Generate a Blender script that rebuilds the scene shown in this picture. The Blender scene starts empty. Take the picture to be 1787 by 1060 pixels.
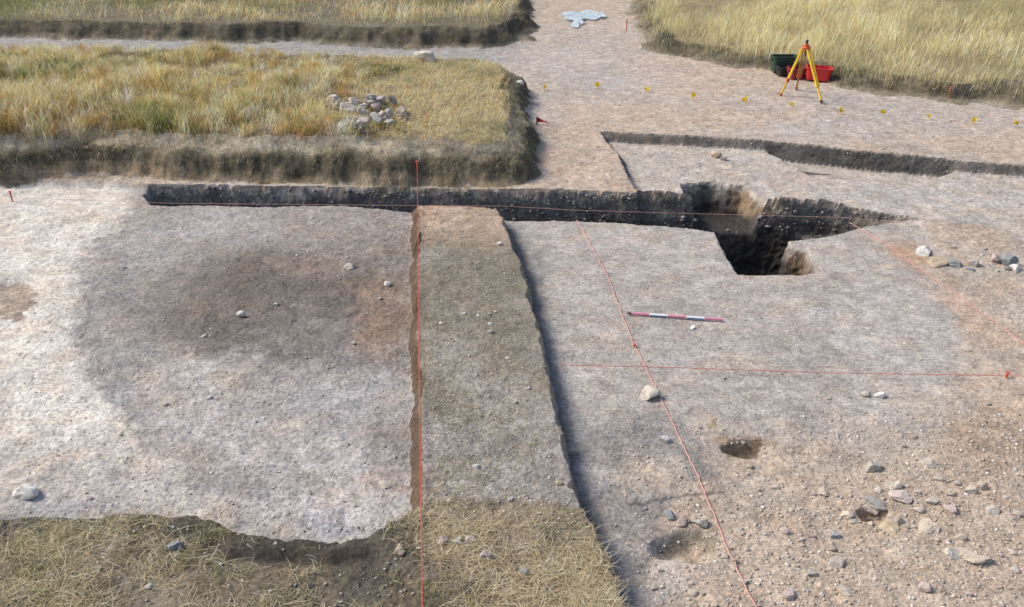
import bpy, bmesh, math, random
import numpy as np
from mathutils import Vector, Matrix, Quaternion

random.seed(7); RNG = np.random.default_rng(7)
S = bpy.context.scene
COL = S.collection

# ------------------------------------------------------------------ camera constants
CX, CY, F = 893.5, 530.0, 1500.0
PITCH = math.radians(27.3); HC = 4.31
cp, sp = math.cos(PITCH), math.sin(PITCH)

def unproj(px, py, z):
    """ground point at height z seen along the survey sight line (px, py)"""
    px = np.asarray(px, float); py = np.asarray(py, float); z = np.asarray(z, float)
    a = (px - CX) / F; b = -(py - CY) / F
    dx, dy, dz = a, cp + b * sp, -sp + b * cp
    t = (z - HC) / dz
    return np.stack([dx * t, dy * t], -1)

def proj(x, y, z):
    zz = z - HC
    dep = y * cp - zz * sp
    up = y * sp + zz * cp
    dep = np.maximum(dep, 1e-3)
    return CX + F * x / dep, CY - F * up / dep

# ------------------------------------------------------------------ noise
def _h(ix, iy, s):
    n = (ix.astype(np.int64) * 374761393 + iy.astype(np.int64) * 668265263 + s * 1442695041) & 0xFFFFFFFF
    n = ((n ^ (n >> 13)) * 1274126177) & 0xFFFFFFFF
    n = (n ^ (n >> 16)) & 0xFFFFFFFF
    return n / 4294967295.0

def vnoise(x, y, s=0):
    ix = np.floor(x); iy = np.floor(y)
    fx = x - ix; fy = y - iy
    fx = fx * fx * (3 - 2 * fx); fy = fy * fy * (3 - 2 * fy)
    a = _h(ix, iy, s); b = _h(ix + 1, iy, s); c = _h(ix, iy + 1, s); d = _h(ix + 1, iy + 1, s)
    return (a + (b - a) * fx) * (1 - fy) + (c + (d - c) * fx) * fy

def fbm(x, y, s=0, o=4, g=.5):
    t = np.zeros_like(x); a = 1.; n = 0.
    for i in range(o):
        t += a * (vnoise(x, y, s + i * 17) * 2 - 1); n += a
        x = x * 2.03 + 3.1; y = y * 2.03 + 7.7; a *= g
    return t / n

def sstep(a, b, x):
    t = np.clip((x - a) / (b - a), 0, 1)
    return t * t * (3 - 2 * t)

def sdf(x, y, poly):
    """signed distance, negative inside"""
    d = np.full(x.shape, 1e9); ins = np.zeros(x.shape, bool)
    n = len(poly)
    for i in range(n):
        ax, ay = poly[i]; bx, by = poly[(i + 1) % n]
        ex, ey = bx - ax, by - ay
        L = ex * ex + ey * ey
        if L < 1e-12: continue
        wx, wy = x - ax, y - ay
        t = np.clip((wx * ex + wy * ey) / L, 0, 1)
        d = np.minimum(d, (wx - ex * t) ** 2 + (wy - ey * t) ** 2)
        c = ((ay > y) != (by > y))
        if ey != 0:
            ins ^= c & (x < ex * (y - ay) / ey + ax)
    d = np.sqrt(d)
    return np.where(ins, -d, d)

def P3(pts):
    return [tuple(unproj(p[0], p[1], p[2])) for p in pts]

# ------------------------------------------------------------------ plan of the site
far_edge = [(262,321,.2),(500,326,.2),(700,329,.2),(880,331,.2),(985,332,.2),(1110,337,.2)]
EXL = P3([(-900,319,.16),(0,319,.16),(160,319,.16)] + far_edge[:4] + [(885,383,.0),(945,600,.0),(1075,1040,0),(1100,1500,0),(-1500,1500,0)])
EXR = P3([(870,331,.2)] + far_edge[4:] + [(1112,350,.04),(1210,356,.04),(1340,358,.04),(1450,362,.04),(1560,374,.04),(1620,388,.05),
          (1690,450,.06),(1760,560,.06),(1900,700,.06),(2500,1500,.06),(1000,1500,0),(940,900,0),(860,600,0),(840,400,0)])
TR = P3([(246,338,.12)] + far_edge + [(1112,350,.04),(1210,356,.04),(1340,358,.04),(1450,362,.04),(1560,374,.04),(1600,381,.04),
         (1510,397,0),(1440,414,0),(1375,420,0),(1250,405,0),(1210,400,0),(1080,390,0),(1000,387,0),(885,384,0),
         (872,384,0),(728,372,.1),(600,359,.1),(500,361,.1),(420,361,.1),(330,358,.1),(262,356,.12)])
NT = P3([(1185,320,.04),(1240,317,.04),(1300,326,.04),(1340,359,.04),(1335,366,.04),(1210,366,.04),(1207,356,.04)])
SO = P3([(1214,372,-.1),(1330,372,-.1),(1412,370,.0),(1438,400,.0),(1425,415,0),(1378,421,0),(1384,430,0),(1412,440,0),(1430,456,0),(1436,475,0),(1400,481,0),
         (1330,482,0),(1290,479,0),(1266,450,0),(1250,404,0),(1214,398,0)])
E1 = P3([(1045,229,.2),(1190,236,.2),(1330,244,.2),(1500,262,.2),(1675,280,.2),(1900,293,.2),(2200,340,.2),(1900,420,.06),(1620,388,.05),(1450,362,.04),
         (1340,358,.04),(1210,356,.04),(1112,350,.04),(1110,337,.2),(1075,265,.2)])
E2 = P3([(1326,244,.2),(1500,262,.2),(1680,280,.2),(1672,302,.0),(1560,345,0),(1460,335,0),(1400,305,0),(1362,272,.1)])
E2far = P3([(1326,244,.2),(1500,262,.2),(1680,280,.2)])
BEL = [(728,360),(729,450),(731,600),(734,760),(736,900),(738,1100)]
BER = [(872,362),(884,400),(905,450),(925,520),(945,600),(965,700),(985,790),(1003,860),(1030,930),(1050,980),(1077,1045),(1100,1110)]
BE = P3([(p[0],p[1],.22) for p in BEL + BER[::-1]])
FB = P3([(q[0],q[1],.25) for q in [(-1200,903),(0,906),(70,903),(160,908),(250,914),(330,926),(380,935),(430,943),(560,947),(640,938),(690,912),(735,888),
         (1015,895),(1042,960),(1078,1045),(1120,1200),(1160,1500),(1160,2700),(-2500,2700)]])
T = P3([(q[0],q[1],.75) for q in [(-1200,232),(0,239),(150,229),(280,232),(400,237),(560,238),(700,241),(850,243),(888,238),(886,190),(882,150),(872,114),(820,102),(600,97),(300,93),(0,88),(-1200,66)]])
FB2 = P3([(q[0],q[1],.62) for q in [(-2500,18),(0,32),(200,34),(300,38),(500,40),(700,46),(840,50),(885,40),(905,15),(900,-60),(880,-150),(-6000,-150)]])
RF = P3([(q[0],q[1],.55) for q in [(1140,-100),(1150,5),(1162,35),(1185,60),(1240,72),(1300,84),(1420,98),(1500,110),(1600,122),(1680,131),(1800,141),(2600,190),(5000,100),(5000,-150),(1120,-150)]])

PITS = []
for (px,py,z,rx,ry,dp) in [(1308,778,0.03,48,16,.15),(1196,950,.03,62,27,.11),(1525,896,.05,30,16,.10),(20,510,.1,50,30,.03)]:
    c = unproj(px,py,z); ex = abs(unproj(px+rx,py,z)[0]-c[0]); ey = abs(unproj(px,py-ry,z)[1]-c[1])
    PITS.append((c[0],c[1],ex,ey,dp*1.15))

def terrain(x, y, detail=True):
    """height of the land and the masks of its parts"""
    x = np.asarray(x, float); y = np.asarray(y, float)
    far = np.clip(12 / np.maximum(y, 6), .1, 1.3)
    en = (fbm(x*1.1, y*1.1, 5, 3) * .10 + fbm(x*5, y*5, 6, 3) * .045)       # wobble of cut edges
    en2 = fbm(x*2.3, y*2.3, 31, 4) * .03 + fbm(x*9, y*9, 32, 2) * .014
    M = {}
    px0, py0 = proj(x, y, 0*x + .1)
    z = .2 - .14 * sstep(270, 430, py0) * sstep(1300, 1520, px0)
    # shallow rectangular cut
    d = sdf(x, y, E1) + en2
    m = np.clip(-d / .12, 0, 1); M['e1'] = m
    z = z + (.04 - z) * m
    d = sdf(x, y, E2) + en2
    dl = np.full(x.shape, 1e9)
    for (a, b) in zip(E2far[:-1], E2far[1:]):
        ex, ey = b[0]-a[0], b[1]-a[1]; t = np.clip(((x-a[0])*ex + (y-a[1])*ey)/(ex*ex+ey*ey), 0, 1)
        dl = np.minimum(dl, np.hypot(x-a[0]-ex*t, y-a[1]-ey*t))
    m = np.clip(-d / .14, 0, 1) * (1 - sstep(.35, 1.7, dl)); M['e2'] = m
    z = z - .13 * m
    # excavated floors
    zl = .10 + .03 * sstep(250, 0, px0) - .05 * sstep(500, 800, py0)
    dL = sdf(x, y, EXL) + en2 * .8
    mL = np.clip(-dL / .09, 0, 1); M['exl'] = mL
    z = z + (zl - z) * mL
    dR = sdf(x, y, EXR) + en2 * .6
    wR = .07 + .9 * sstep(1590, 1700, px0)
    mR = np.clip(-dR / wR, 0, 1); M['exr'] = mR
    z = z + (.0 + .04 * sstep(1450, 1700, px0) + .04 * sstep(1250, 1650, px0) * sstep(700, 850, py0) - z) * mR
    d = sdf(x, y, TR) + en2 * .9
    m = np.clip(-d / .07, 0, 1) * sstep(215, 285, px0); M['tr'] = m
    z = z + (-.36 + .30*sstep(1405, 1490, px0) * sstep(374, 392, py0) + .2*sstep(1430, 1570, px0) * (1 - sstep(374, 392, py0)) - z) * m
    d = sdf(x, y, NT) + en2 * 1.5
    mN = np.clip(-d / .12, 0, 1)
    z = z + (np.minimum(z, -.40) - z) * mN
    d = sdf(x, y, SO) + en2 * 1.3
    w = .10 + .20 * sstep(1372, 1392, px0) * sstep(424, 436, py0)
    m = np.clip(-d / w, 0, 1); M['so'] = np.maximum(m, mN)
    z = z + (-1.15 - z) * sstep(0, 1, m)
    # berm left standing
    d = sdf(x, y, BE) + en * .16 + fbm(x*7, y*7, 41, 4) * .028 + np.maximum(fbm(x*2.6, y*2.6, 43, 3) - .2, 0) * .12
    w = np.where(px0 < 800, .095, .06)
    m = np.clip(1 - np.maximum(d, 0) / w, 0, 1); M['be'] = m
    z = z + (.22 + .015 * fbm(x*1.5, y*1.5, 44, 3) - z) * m
    d = sdf(x, y, FB) + en * .9 + fbm(x*9, y*9, 52, 3) * .05
    m = np.clip(1 - np.maximum(d, 0) / .16, 0, 1); M['fb'] = m
    z = z + (.25 + .05 * fbm(x*.9, y*.9, 51, 4) + .035 * fbm(x*5, y*5, 53, 4) - z) * sstep(0, 1, m)
    # raised grass land
    d = sdf(x, y, T) + fbm(x*.9, y*.9, 61, 4) * .22 + fbm(x*4, y*4, 66, 3) * .08
    w = .50 + .03 * sstep(205, 255, py0) * (1 - sstep(900, 935, px0))
    m = np.clip(1 - np.maximum(d, 0) / w, 0, 1); M['t'] = m
    prof = np.clip(.5 * sstep(0, .42, m) + .5 * m**1.3 + .10*fbm(x*1.6, y*6, 67, 4) * np.sin(np.pi*m), 0, 1)
    z = z + (.75 + .06 * fbm(x*.6, y*.6, 62, 4) + .05 * fbm(x*3, y*3, 63, 3) - z) * prof
    d = sdf(x, y, FB2) + fbm(x*.7, y*.7, 71, 4) * .45 + fbm(x*2.2, y*2.2, 73, 3) * .2
    m = np.clip(1 - np.maximum(d, 0) / .5, 0, 1); M['fb2'] = m
    z = z + (.62 + .1 * fbm(x*.5, y*.5, 72, 4) - z) * sstep(0, 1, m)
    d = sdf(x, y, RF) + fbm(x*.7, y*.7, 81, 4) * .55 + fbm(x*2.2, y*2.2, 83, 3) * .22
    m = np.clip(1 - np.maximum(d, 0) / .8, 0, 1); M['rf'] = m
    z = z + (.45 + .1 * fbm(x*.5, y*.5, 82, 4) - z) * sstep(0, 1, m)
    for (cx, cy, ex, ey, dp) in PITS:
        a = np.arctan2((y-cy)/ey, (x-cx)/ex)
        r = np.hypot((x-cx)/ex, (y-cy)/ey) * (1 + .05*np.sin(3*a+cx) + .03*np.sin(5*a+cy))
        z = z - dp * (1 - sstep(.4, 1.1, r + .10*fbm(x*6, y*6, 95, 3)))
    # scrapes, clods and grit
    soft = 1 - .6 * M['exr'] * (1 - sstep(650, 800, py0))
    z = z + .016 * fbm(x*1.7, y*1.7, 91, 4)
    z = z + (.010 * fbm(x*9, y*9, 92, 3) + .010 * np.maximum(fbm(x*5, y*7, 94, 4), 0)) * soft
    sc_ = fbm(x*2.2 + y*.7, y*13 - x*1.5, 96, 4)
    z = z + soft * (.012 * np.minimum(0, .22 - sc_) + .014 * np.maximum(fbm(x*11, y*11, 97, 4, .6) - .28, 0))
    if detail:
        z = z + .0075 * fbm(x*34, y*34, 93, 3) * soft * np.clip(far, .2, 1)
    M['px0'] = px0; M['py0'] = py0
    return z, M

def H(x, y):
    return float(terrain(np.array([x]), np.array([y]))[0][0])

ZS = np.arange(1.05, -1.3, -.0125)
def on_ground(px, py, z0=.1):
    """first point of the land met by the survey sight line"""
    p = unproj(px, py, ZS); h = terrain(p[:,0], p[:,1])[0]
    k = int(np.argmax(h >= ZS)); k0 = max(k-1, 0)
    a, b = ZS[k0]-h[k0], h[k]-ZS[k]
    t = a / (a + b + 1e-9); q = p[k0]*(1-t) + p[k]*t
    return float(q[0]), float(q[1]), H(q[0], q[1])

def on_ground_many(px, py, z0=.1):
    z = np.full(np.shape(px), z0, float)
    for _ in range(8):
        p = unproj(px, py, z); z = .5*z + .5*terrain(p[:,0], p[:,1])[0]
    p = unproj(px, py, z)
    return p[:,0], p[:,1], terrain(p[:,0], p[:,1])[0]

# ------------------------------------------------------------------ soil colours
def soil(x, y, z, M):
    px, py = proj(x, y, z)
    n1 = fbm(x*1.3, y*1.3, 101, 5); n2 = fbm(x*4.5, y*4.5, 102, 4); n3 = fbm(x*.5, y*.5, 103, 4)
    n5 = fbm(x*15, y*15, 105, 4); n6 = fbm(x*7, y*7, 106, 5, .6)
    qx = px + (34*n6 + 16*n5) * np.clip(py/600,.2,1.3) + 55 * n1 * np.clip(py/600,.25,1.3) + 26 * n2 * np.clip(py/600,.25,1.3)
    qy = py + (17*n6[::-1][::-1] - 8*n5) * np.clip(py/600,.2,1.3) + 26 * n1 * np.clip(py/600,.25,1.3) + 13 * n2 * np.clip(py/600,.25,1.3)
    c = np.empty(x.shape + (3,)); c[:] = (.43,.352,.28)
    def mix(col, m):
        m = np.clip(m, 0, 1)[..., None]
        c[:] = c * (1 - m) + np.array(col) * m
    def blob(bx, by, rx, ry, col, s, hard=.5):
        r = np.hypot((qx-bx)/rx, (qy-by)/ry)
        mix(col, s * (1 - sstep(1-hard, 1+hard, r)))
    # paths
    mix((.40,.355,.315), sstep(-.1, .5, n3 + .4*n1) * .8)
    mix((.31,.30,.285), (1 - sstep(860, 960, px)) * (1 - sstep(105, 125, py)))
    blob(1040, 110, 150, 70, (.40,.365,.34), .7)
    blob(1500, 200, 330, 45, (.40,.37,.35), .6)
    blob(1010, 290, 70, 60, (.46,.36,.29), .7)
    blob(1230, 100, 120, 60, (.45,.36,.30), .7)
    blob(1000, 200, 60, 30, (.46,.38,.32), .5)
    blob(1240, 205, 200, 22, (.45,.36,.29), .7)
    mix((.44,.40,.362), M['e1'] * .8)
    blob(1420, 308, 90, 10, (.45,.35,.31), .5); blob(1560, 345, 110, 16, (.37,.35,.33), .6)
    # right floor
    exr = M['exr']
    mix((.385,.352,.322), exr)
    mix((.43,.345,.27), exr * sstep(0, 160, qx - (1620 - .55*np.maximum(qy-640, 0) - 250*sstep(760, 960, qy))) * sstep(540, 700, qy))
    mix((.43,.355,.285), exr * sstep(700, 840, qy) * sstep(1080, 1180, qx) * .85)
    mix((.44,.30,.205), (1 - sstep(12, 48, np.abs(qx - (1560 + (py - 430) * 1.05)) )) * sstep(395, 440, py) * (1 - sstep(540, 640, py)) * .75)
    blob(1640, 480, 90, 30, (.36,.32,.29), .5)
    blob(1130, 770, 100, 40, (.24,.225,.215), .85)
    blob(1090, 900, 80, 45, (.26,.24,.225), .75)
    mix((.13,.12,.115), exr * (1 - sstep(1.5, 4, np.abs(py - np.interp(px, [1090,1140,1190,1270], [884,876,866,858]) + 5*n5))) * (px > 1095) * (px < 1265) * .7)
    blob(1150, 745, 120, 26, (.30,.285,.27), .5)
    blob(1420, 790, 60, 16, (.33,.27,.22), .6); blob(1600, 690, 80, 20, (.50,.44,.37), .5)
    blob(1120, 960, 70, 40, (.30,.275,.265), .6)
    mix((.25,.24,.23), exr * (1 - sstep(0, 70, qx - np.interp(py, [380,450,520,600,700,790,860,930,1045], [880,905,925,945,965,985,1003,1030,1077]))) * .6)  # darker soil beside the berm, with the berm's shade painted in
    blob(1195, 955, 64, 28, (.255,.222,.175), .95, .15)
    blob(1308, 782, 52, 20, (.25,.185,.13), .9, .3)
    blob(1720, 770, 80, 60, (.33,.25,.19), .6); blob(1330, 1000, 160, 50, (.46,.38,.30), .5); blob(1170, 1020, 80, 40, (.46,.42,.39), .5)
    blob(1560, 560, 120, 70, (.42,.40,.385), .5); blob(1340, 480, 80, 12, (.40,.32,.27), .4)
    # left floor
    exl = M['exl']
    edge = np.interp(qy, [300,360,430,460,560,640,720,800,850], [240,215,140,128,100,128,190,260,300])
    mix((.31,.290,.272), exl)
    mix((.40,.37,.355), exl * sstep(-.1, .35, n3 + .6*n1) * .35)
    blob(330, 440, 150, 60, (.37,.35,.335), .7)
    blob(470, 520, 230, 95, (.205,.182,.162), .85)
    blob(530, 500, 160, 60, (.135,.115,.10), .8)
    blob(450, 575, 190, 55, (.15,.13,.115), .75)
    blob(640, 610, 150, 60, (.22,.202,.188), .75)
    blob(690, 480, 60, 110, (.20,.172,.148), .6)
    blob(600, 400, 110, 40, (.33,.285,.255), .6)
    blob(668, 560, 55, 75, (.25,.175,.13), .6)
    blob(640, 430, 90, 40, (.24,.205,.18), .6)
    blob(560, 470, 50, 20, (.33,.25,.20), .5)
    blob(330, 690, 110, 50, (.44,.405,.37), .7)
    blob(480, 765, 200, 45, (.41,.385,.365), .7)
    blob(600, 690, 110, 50, (.37,.355,.35), .6)
    blob(560, 870, 190, 75, (.47,.44,.42), .9)
    blob(300, 885, 170, 45, (.44,.41,.38), .85)
    blob(180, 790, 140, 50, (.40,.375,.35), .5)
    blob(350, 835, 150, 14, (.33,.31,.30), .7)
    blob(170, 700, 60, 60, (.29,.28,.275), .55)
    blob(700, 790, 55, 60, (.235,.21,.20), .7); blob(670, 840, 50, 14, (.34,.26,.22), .6)
    blob(110, 880, 130, 24, (.33,.32,.33), .7); blob(530, 885, 60, 18, (.33,.34,.38), .5)
    hv = exl * (1 - sstep(-22, 22, qx - edge)) * (1 - sstep(800, 900, qy))
    mix((.63,.585,.52), hv)
    mix((.52,.485,.44), hv * sstep(-.05, .4, n1 + .3*n2) * .7)
    mix((.44,.41,.385), hv * sstep(700, 820, qy) * .8)
    mix((.36,.285,.225), (1 - sstep(-8, 8, qx - (52 - np.abs(qy-505)*.9))) * (1 - sstep(24, 32, np.abs(qy-512))) * exl * .9)
    # walls of the cuts
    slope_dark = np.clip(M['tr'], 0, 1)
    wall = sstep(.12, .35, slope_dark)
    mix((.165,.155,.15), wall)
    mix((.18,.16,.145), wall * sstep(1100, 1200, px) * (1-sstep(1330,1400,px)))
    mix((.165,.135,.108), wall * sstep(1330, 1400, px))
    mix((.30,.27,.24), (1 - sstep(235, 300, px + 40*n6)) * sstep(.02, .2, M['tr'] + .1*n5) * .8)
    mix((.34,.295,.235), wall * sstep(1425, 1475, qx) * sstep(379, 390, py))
    mix((.065,.06,.06), wall * (1 - sstep(-.22, -.08, z)) * (px > 285) * .75)  # trench bottom darkened by depth: its shade is painted into the soil colour
    topw = (M['tr'] < .3) & (M['tr'] > .0)
    # faces of steps: dark where the cut falls away
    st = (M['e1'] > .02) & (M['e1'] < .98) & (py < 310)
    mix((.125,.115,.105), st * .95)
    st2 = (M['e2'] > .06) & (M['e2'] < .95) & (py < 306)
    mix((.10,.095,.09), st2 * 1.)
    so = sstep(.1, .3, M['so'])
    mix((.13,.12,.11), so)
    mix((.075,.066,.06), so * (1 - sstep(-.34, -.26, z)) * .8)  # shade on the notch floor painted in as darker soil
    mix((.055,.05,.047), so * (1 - sstep(-.40, -.12, z) * (1 - .9*M['tr'])))  # darkness of the deep pit painted into the soil colour by depth
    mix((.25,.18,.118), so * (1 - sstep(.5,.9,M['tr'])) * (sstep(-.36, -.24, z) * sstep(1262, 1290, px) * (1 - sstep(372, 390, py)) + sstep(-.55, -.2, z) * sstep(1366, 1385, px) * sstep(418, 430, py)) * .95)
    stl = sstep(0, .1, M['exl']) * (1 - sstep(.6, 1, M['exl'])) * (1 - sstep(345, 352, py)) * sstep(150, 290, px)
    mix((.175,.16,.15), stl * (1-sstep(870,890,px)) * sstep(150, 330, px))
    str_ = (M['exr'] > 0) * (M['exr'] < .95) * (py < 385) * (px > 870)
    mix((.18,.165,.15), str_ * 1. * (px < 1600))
    # berm
    be = M['be']
    mix((.215,.192,.155), be)
    mix((.28,.255,.222), be * sstep(-.1, .3, n1 + .5*n3))
    mix((.375,.285,.215), be * (1 - sstep(395, 445, qy)))
    mix((.33,.305,.285), be * sstep(690, 760, qy) * (1-sstep(870,900,qy)) * .7)
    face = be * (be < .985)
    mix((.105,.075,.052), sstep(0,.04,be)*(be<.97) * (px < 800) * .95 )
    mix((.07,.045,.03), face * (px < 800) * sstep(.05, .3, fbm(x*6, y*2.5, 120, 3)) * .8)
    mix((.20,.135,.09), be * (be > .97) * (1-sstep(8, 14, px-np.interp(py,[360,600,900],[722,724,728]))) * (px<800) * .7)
    mix((.30,.235,.17), face * (px > 800) * .8)
    mix((.12,.11,.105), exr * (be < .02) * (1 - sstep(4, 22, px - np.interp(py, [380,450,520,600,700,790,860,930,1045], [880,905,925,945,965,985,1003,1030,1077]) - 12*n6)) * (py > 400) * .75)  # narrow strip of painted shade at the right foot of the berm
    # straw banks
    fb = M['fb']
    mix((.165,.136,.10), fb)
    mix((.235,.195,.14), fb * sstep(690, 780, px))
    mix((.10,.088,.07), fb * sstep(.05, .45, n3*.6+n2*.6))
    mix((.29,.255,.205), fb * sstep(0, .4, n1+.4*n2) * .7)
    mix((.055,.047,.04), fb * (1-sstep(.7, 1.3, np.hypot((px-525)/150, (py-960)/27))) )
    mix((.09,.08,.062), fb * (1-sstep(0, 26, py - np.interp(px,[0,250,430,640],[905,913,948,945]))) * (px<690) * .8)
    # grass land
    t = M['t'] + np.where((M['t'] > .02) & (M['t'] < .98), .16*n2 + .12*n1, 0)
    mix((.17,.145,.095), sstep(0, .12, t))
    mix((.34,.30,.235), sstep(.42, .66, t) * (M['t'] < 1) * (py > 200) * (1 - .4*sstep(600,800,px)) )
    mix((.11,.096,.066), sstep(0, .1, t) * (1 - sstep(.36, .52, t)))
    mix((.25,.20,.135), sstep(0, .02, t) * (1 - sstep(.12, .28, t)) * (py > 280) * (px < 920))
    mix((.30,.25,.15), (t >= 1) * sstep(580, 720, qx))
    mix((.155,.14,.10), sstep(0, .1, M['fb2']))
    mix((.105,.092,.066), sstep(0, .1, M['fb2']) * (M['fb2'] < .95))
    mix((.19,.165,.125), sstep(0, .02, M['fb2']) * (1 - sstep(.15, .35, M['fb2'])))
    mix((.25,.21,.125), sstep(0, .1, M['rf']))
    mix((.15,.13,.09), sstep(.05, .2, M['rf']) * (M['rf'] < .97))
    mix((.07,.062,.045), sstep(.25, .45, M['rf'] + .3*n2) * (M['rf'] < .97) * sstep(-.1, .3, n1))
    mix((.24,.205,.16), sstep(0, .03, M['rf']) * (1 - sstep(.12, .3, M['rf'])))
    crumb = sstep(.12, .22, n6) * .14 - sstep(.14, .26, fbm(x*5.5, y*6.5, 107, 5, .65)) * .17 + sstep(.3, .4, n5) * .12
    c *= (1 + .12 * n2 + .09 * n1 + .09 * n6 + .75*crumb)[..., None]
    peb = np.clip(.35 + .65 * exr * sstep(700, 850, py) + .3*be + .2*wall, 0, 1)
    return np.clip(c, .01, .9), peb

# ------------------------------------------------------------------ object helpers
def tag(o, label=None, cat=None, group=None, kind=None):
    if label: o['label'] = label
    if cat: o['category'] = cat
    if group: o['group'] = group
    if kind: o['kind'] = kind
    return o

def link(name, me, mat=None, parent=None):
    o = bpy.data.objects.new(name, me); COL.objects.link(o)
    if mat: me.materials.append(mat)
    if parent: o.parent = parent
    return o

def empty(name, loc, rz=0):
    o = bpy.data.objects.new(name, None); COL.objects.link(o)
    o.location = loc; o.rotation_euler = (0, 0, rz); o.empty_display_size = .1
    return o

def bmobj(name, bm, mat, parent=None, smooth=False):
    bmesh.ops.recalc_face_normals(bm, faces=bm.faces)
    me = bpy.data.meshes.new(name); bm.to_mesh(me); bm.free()
    if smooth:
        for p in me.polygons: p.use_smooth = True
    return link(name, me, mat, parent)

def tube(bm, pts, r, n=8, cap=True):
    pts = [Vector(p) for p in pts]
    rs = r if isinstance(r, (list, tuple)) else [r] * len(pts)
    rings = []; up = None
    for i, p in enumerate(pts):
        d = (pts[min(i+1, len(pts)-1)] - pts[max(i-1, 0)]).normalized()
        if up is None: up = Vector((0,0,1)) if abs(d.z) < .9 else Vector((1,0,0))
        a = d.cross(up).normalized(); b = a.cross(d).normalized(); up = b
        rings.append([bm.verts.new(p + (a*math.cos(2*math.pi*k/n) + b*math.sin(2*math.pi*k/n)) * rs[i]) for k in range(n)])
    for q, w in zip(rings[:-1], rings[1:]):
        for k in range(n): bm.faces.new((q[k], q[(k+1)%n], w[(k+1)%n], w[k]))
    if cap:
        bm.faces.new(rings[0][::-1]); bm.faces.new(rings[-1])

def beam(bm, a, b, w, t, side=None, bev=.004):
    """rectangular bar from a to b, w wide along side, t thick"""
    a, b = Vector(a), Vector(b); d = (b - a).normalized()
    s = Vector(side) if side else Vector((1,0,0))
    s = (s - d * s.dot(d)).normalized(); u = d.cross(s)
    vs = []
    for p in (a, b):
        for (i, j) in ((-1,-1),(1,-1),(1,1),(-1,1)):
            vs.append(bm.verts.new(p + s*i*w/2 + u*j*t/2))
    fs = [(0,1,2,3),(7,6,5,4),(0,4,5,1),(1,5,6,2),(2,6,7,3),(3,7,4,0)]
    faces = [bm.faces.new([vs[i] for i in f]) for f in fs]
    if bev:
        es = list({e for f in faces for e in f.edges})
        bmesh.ops.bevel(bm, geom=es, offset=bev, segments=2, affect='EDGES')

# ------------------------------------------------------------------ materials
def new_mat(name):
    m = bpy.data.materials.new(name); m.use_nodes = True
    nt = m.node_tree; nt.nodes.clear()
    out = nt.nodes.new('ShaderNodeOutputMaterial'); b = nt.nodes.new('ShaderNodeBsdfPrincipled')
    nt.links.new(b.outputs[0], out.inputs[0])
    return m, nt, b

def N(nt, typ, **kw):
    n = nt.nodes.new(typ)
    for k, v in kw.items():
        if k.startswith('i_'):
            key = k[2:].replace('_', ' ')
            n.inputs[key].default_value = v
        else: setattr(n, k, v)
    return n

def math_n(nt, op, a, b=None, c=None, clamp=False):
    n = nt.nodes.new('ShaderNodeMath'); n.operation = op; n.use_clamp = clamp
    for i, v in enumerate((a, b, c)):
        if v is None: continue
        if isinstance(v, (int, float)): n.inputs[i].default_value = v
        else: nt.links.new(v, n.inputs[i])
    return n.outputs[0]

def maprange(nt, v, a, b, c, d):
    n = nt.nodes.new('ShaderNodeMapRange')
    nt.links.new(v, n.inputs[0])
    for i, q in enumerate((a, b, c, d)): n.inputs[i+1].default_value = q
    return n.outputs[0]

def scale_col(nt, col, val):
    n = nt.nodes.new('ShaderNodeVectorMath'); n.operation = 'SCALE'
    nt.links.new(col, n.inputs[0]); nt.links.new(val, n.inputs['Scale'])
    return n.outputs[0]

def mixc(nt, fac, a, b):
    n = nt.nodes.new('ShaderNodeMix'); n.data_type = 'RGBA'
    nt.links.new(fac, n.inputs[0])
    for i, v in ((6, a), (7, b)):
        if isinstance(v, tuple): n.inputs[i].default_value = v
        else: nt.links.new(v, n.inputs[i])
    return n.outputs[2]

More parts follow.
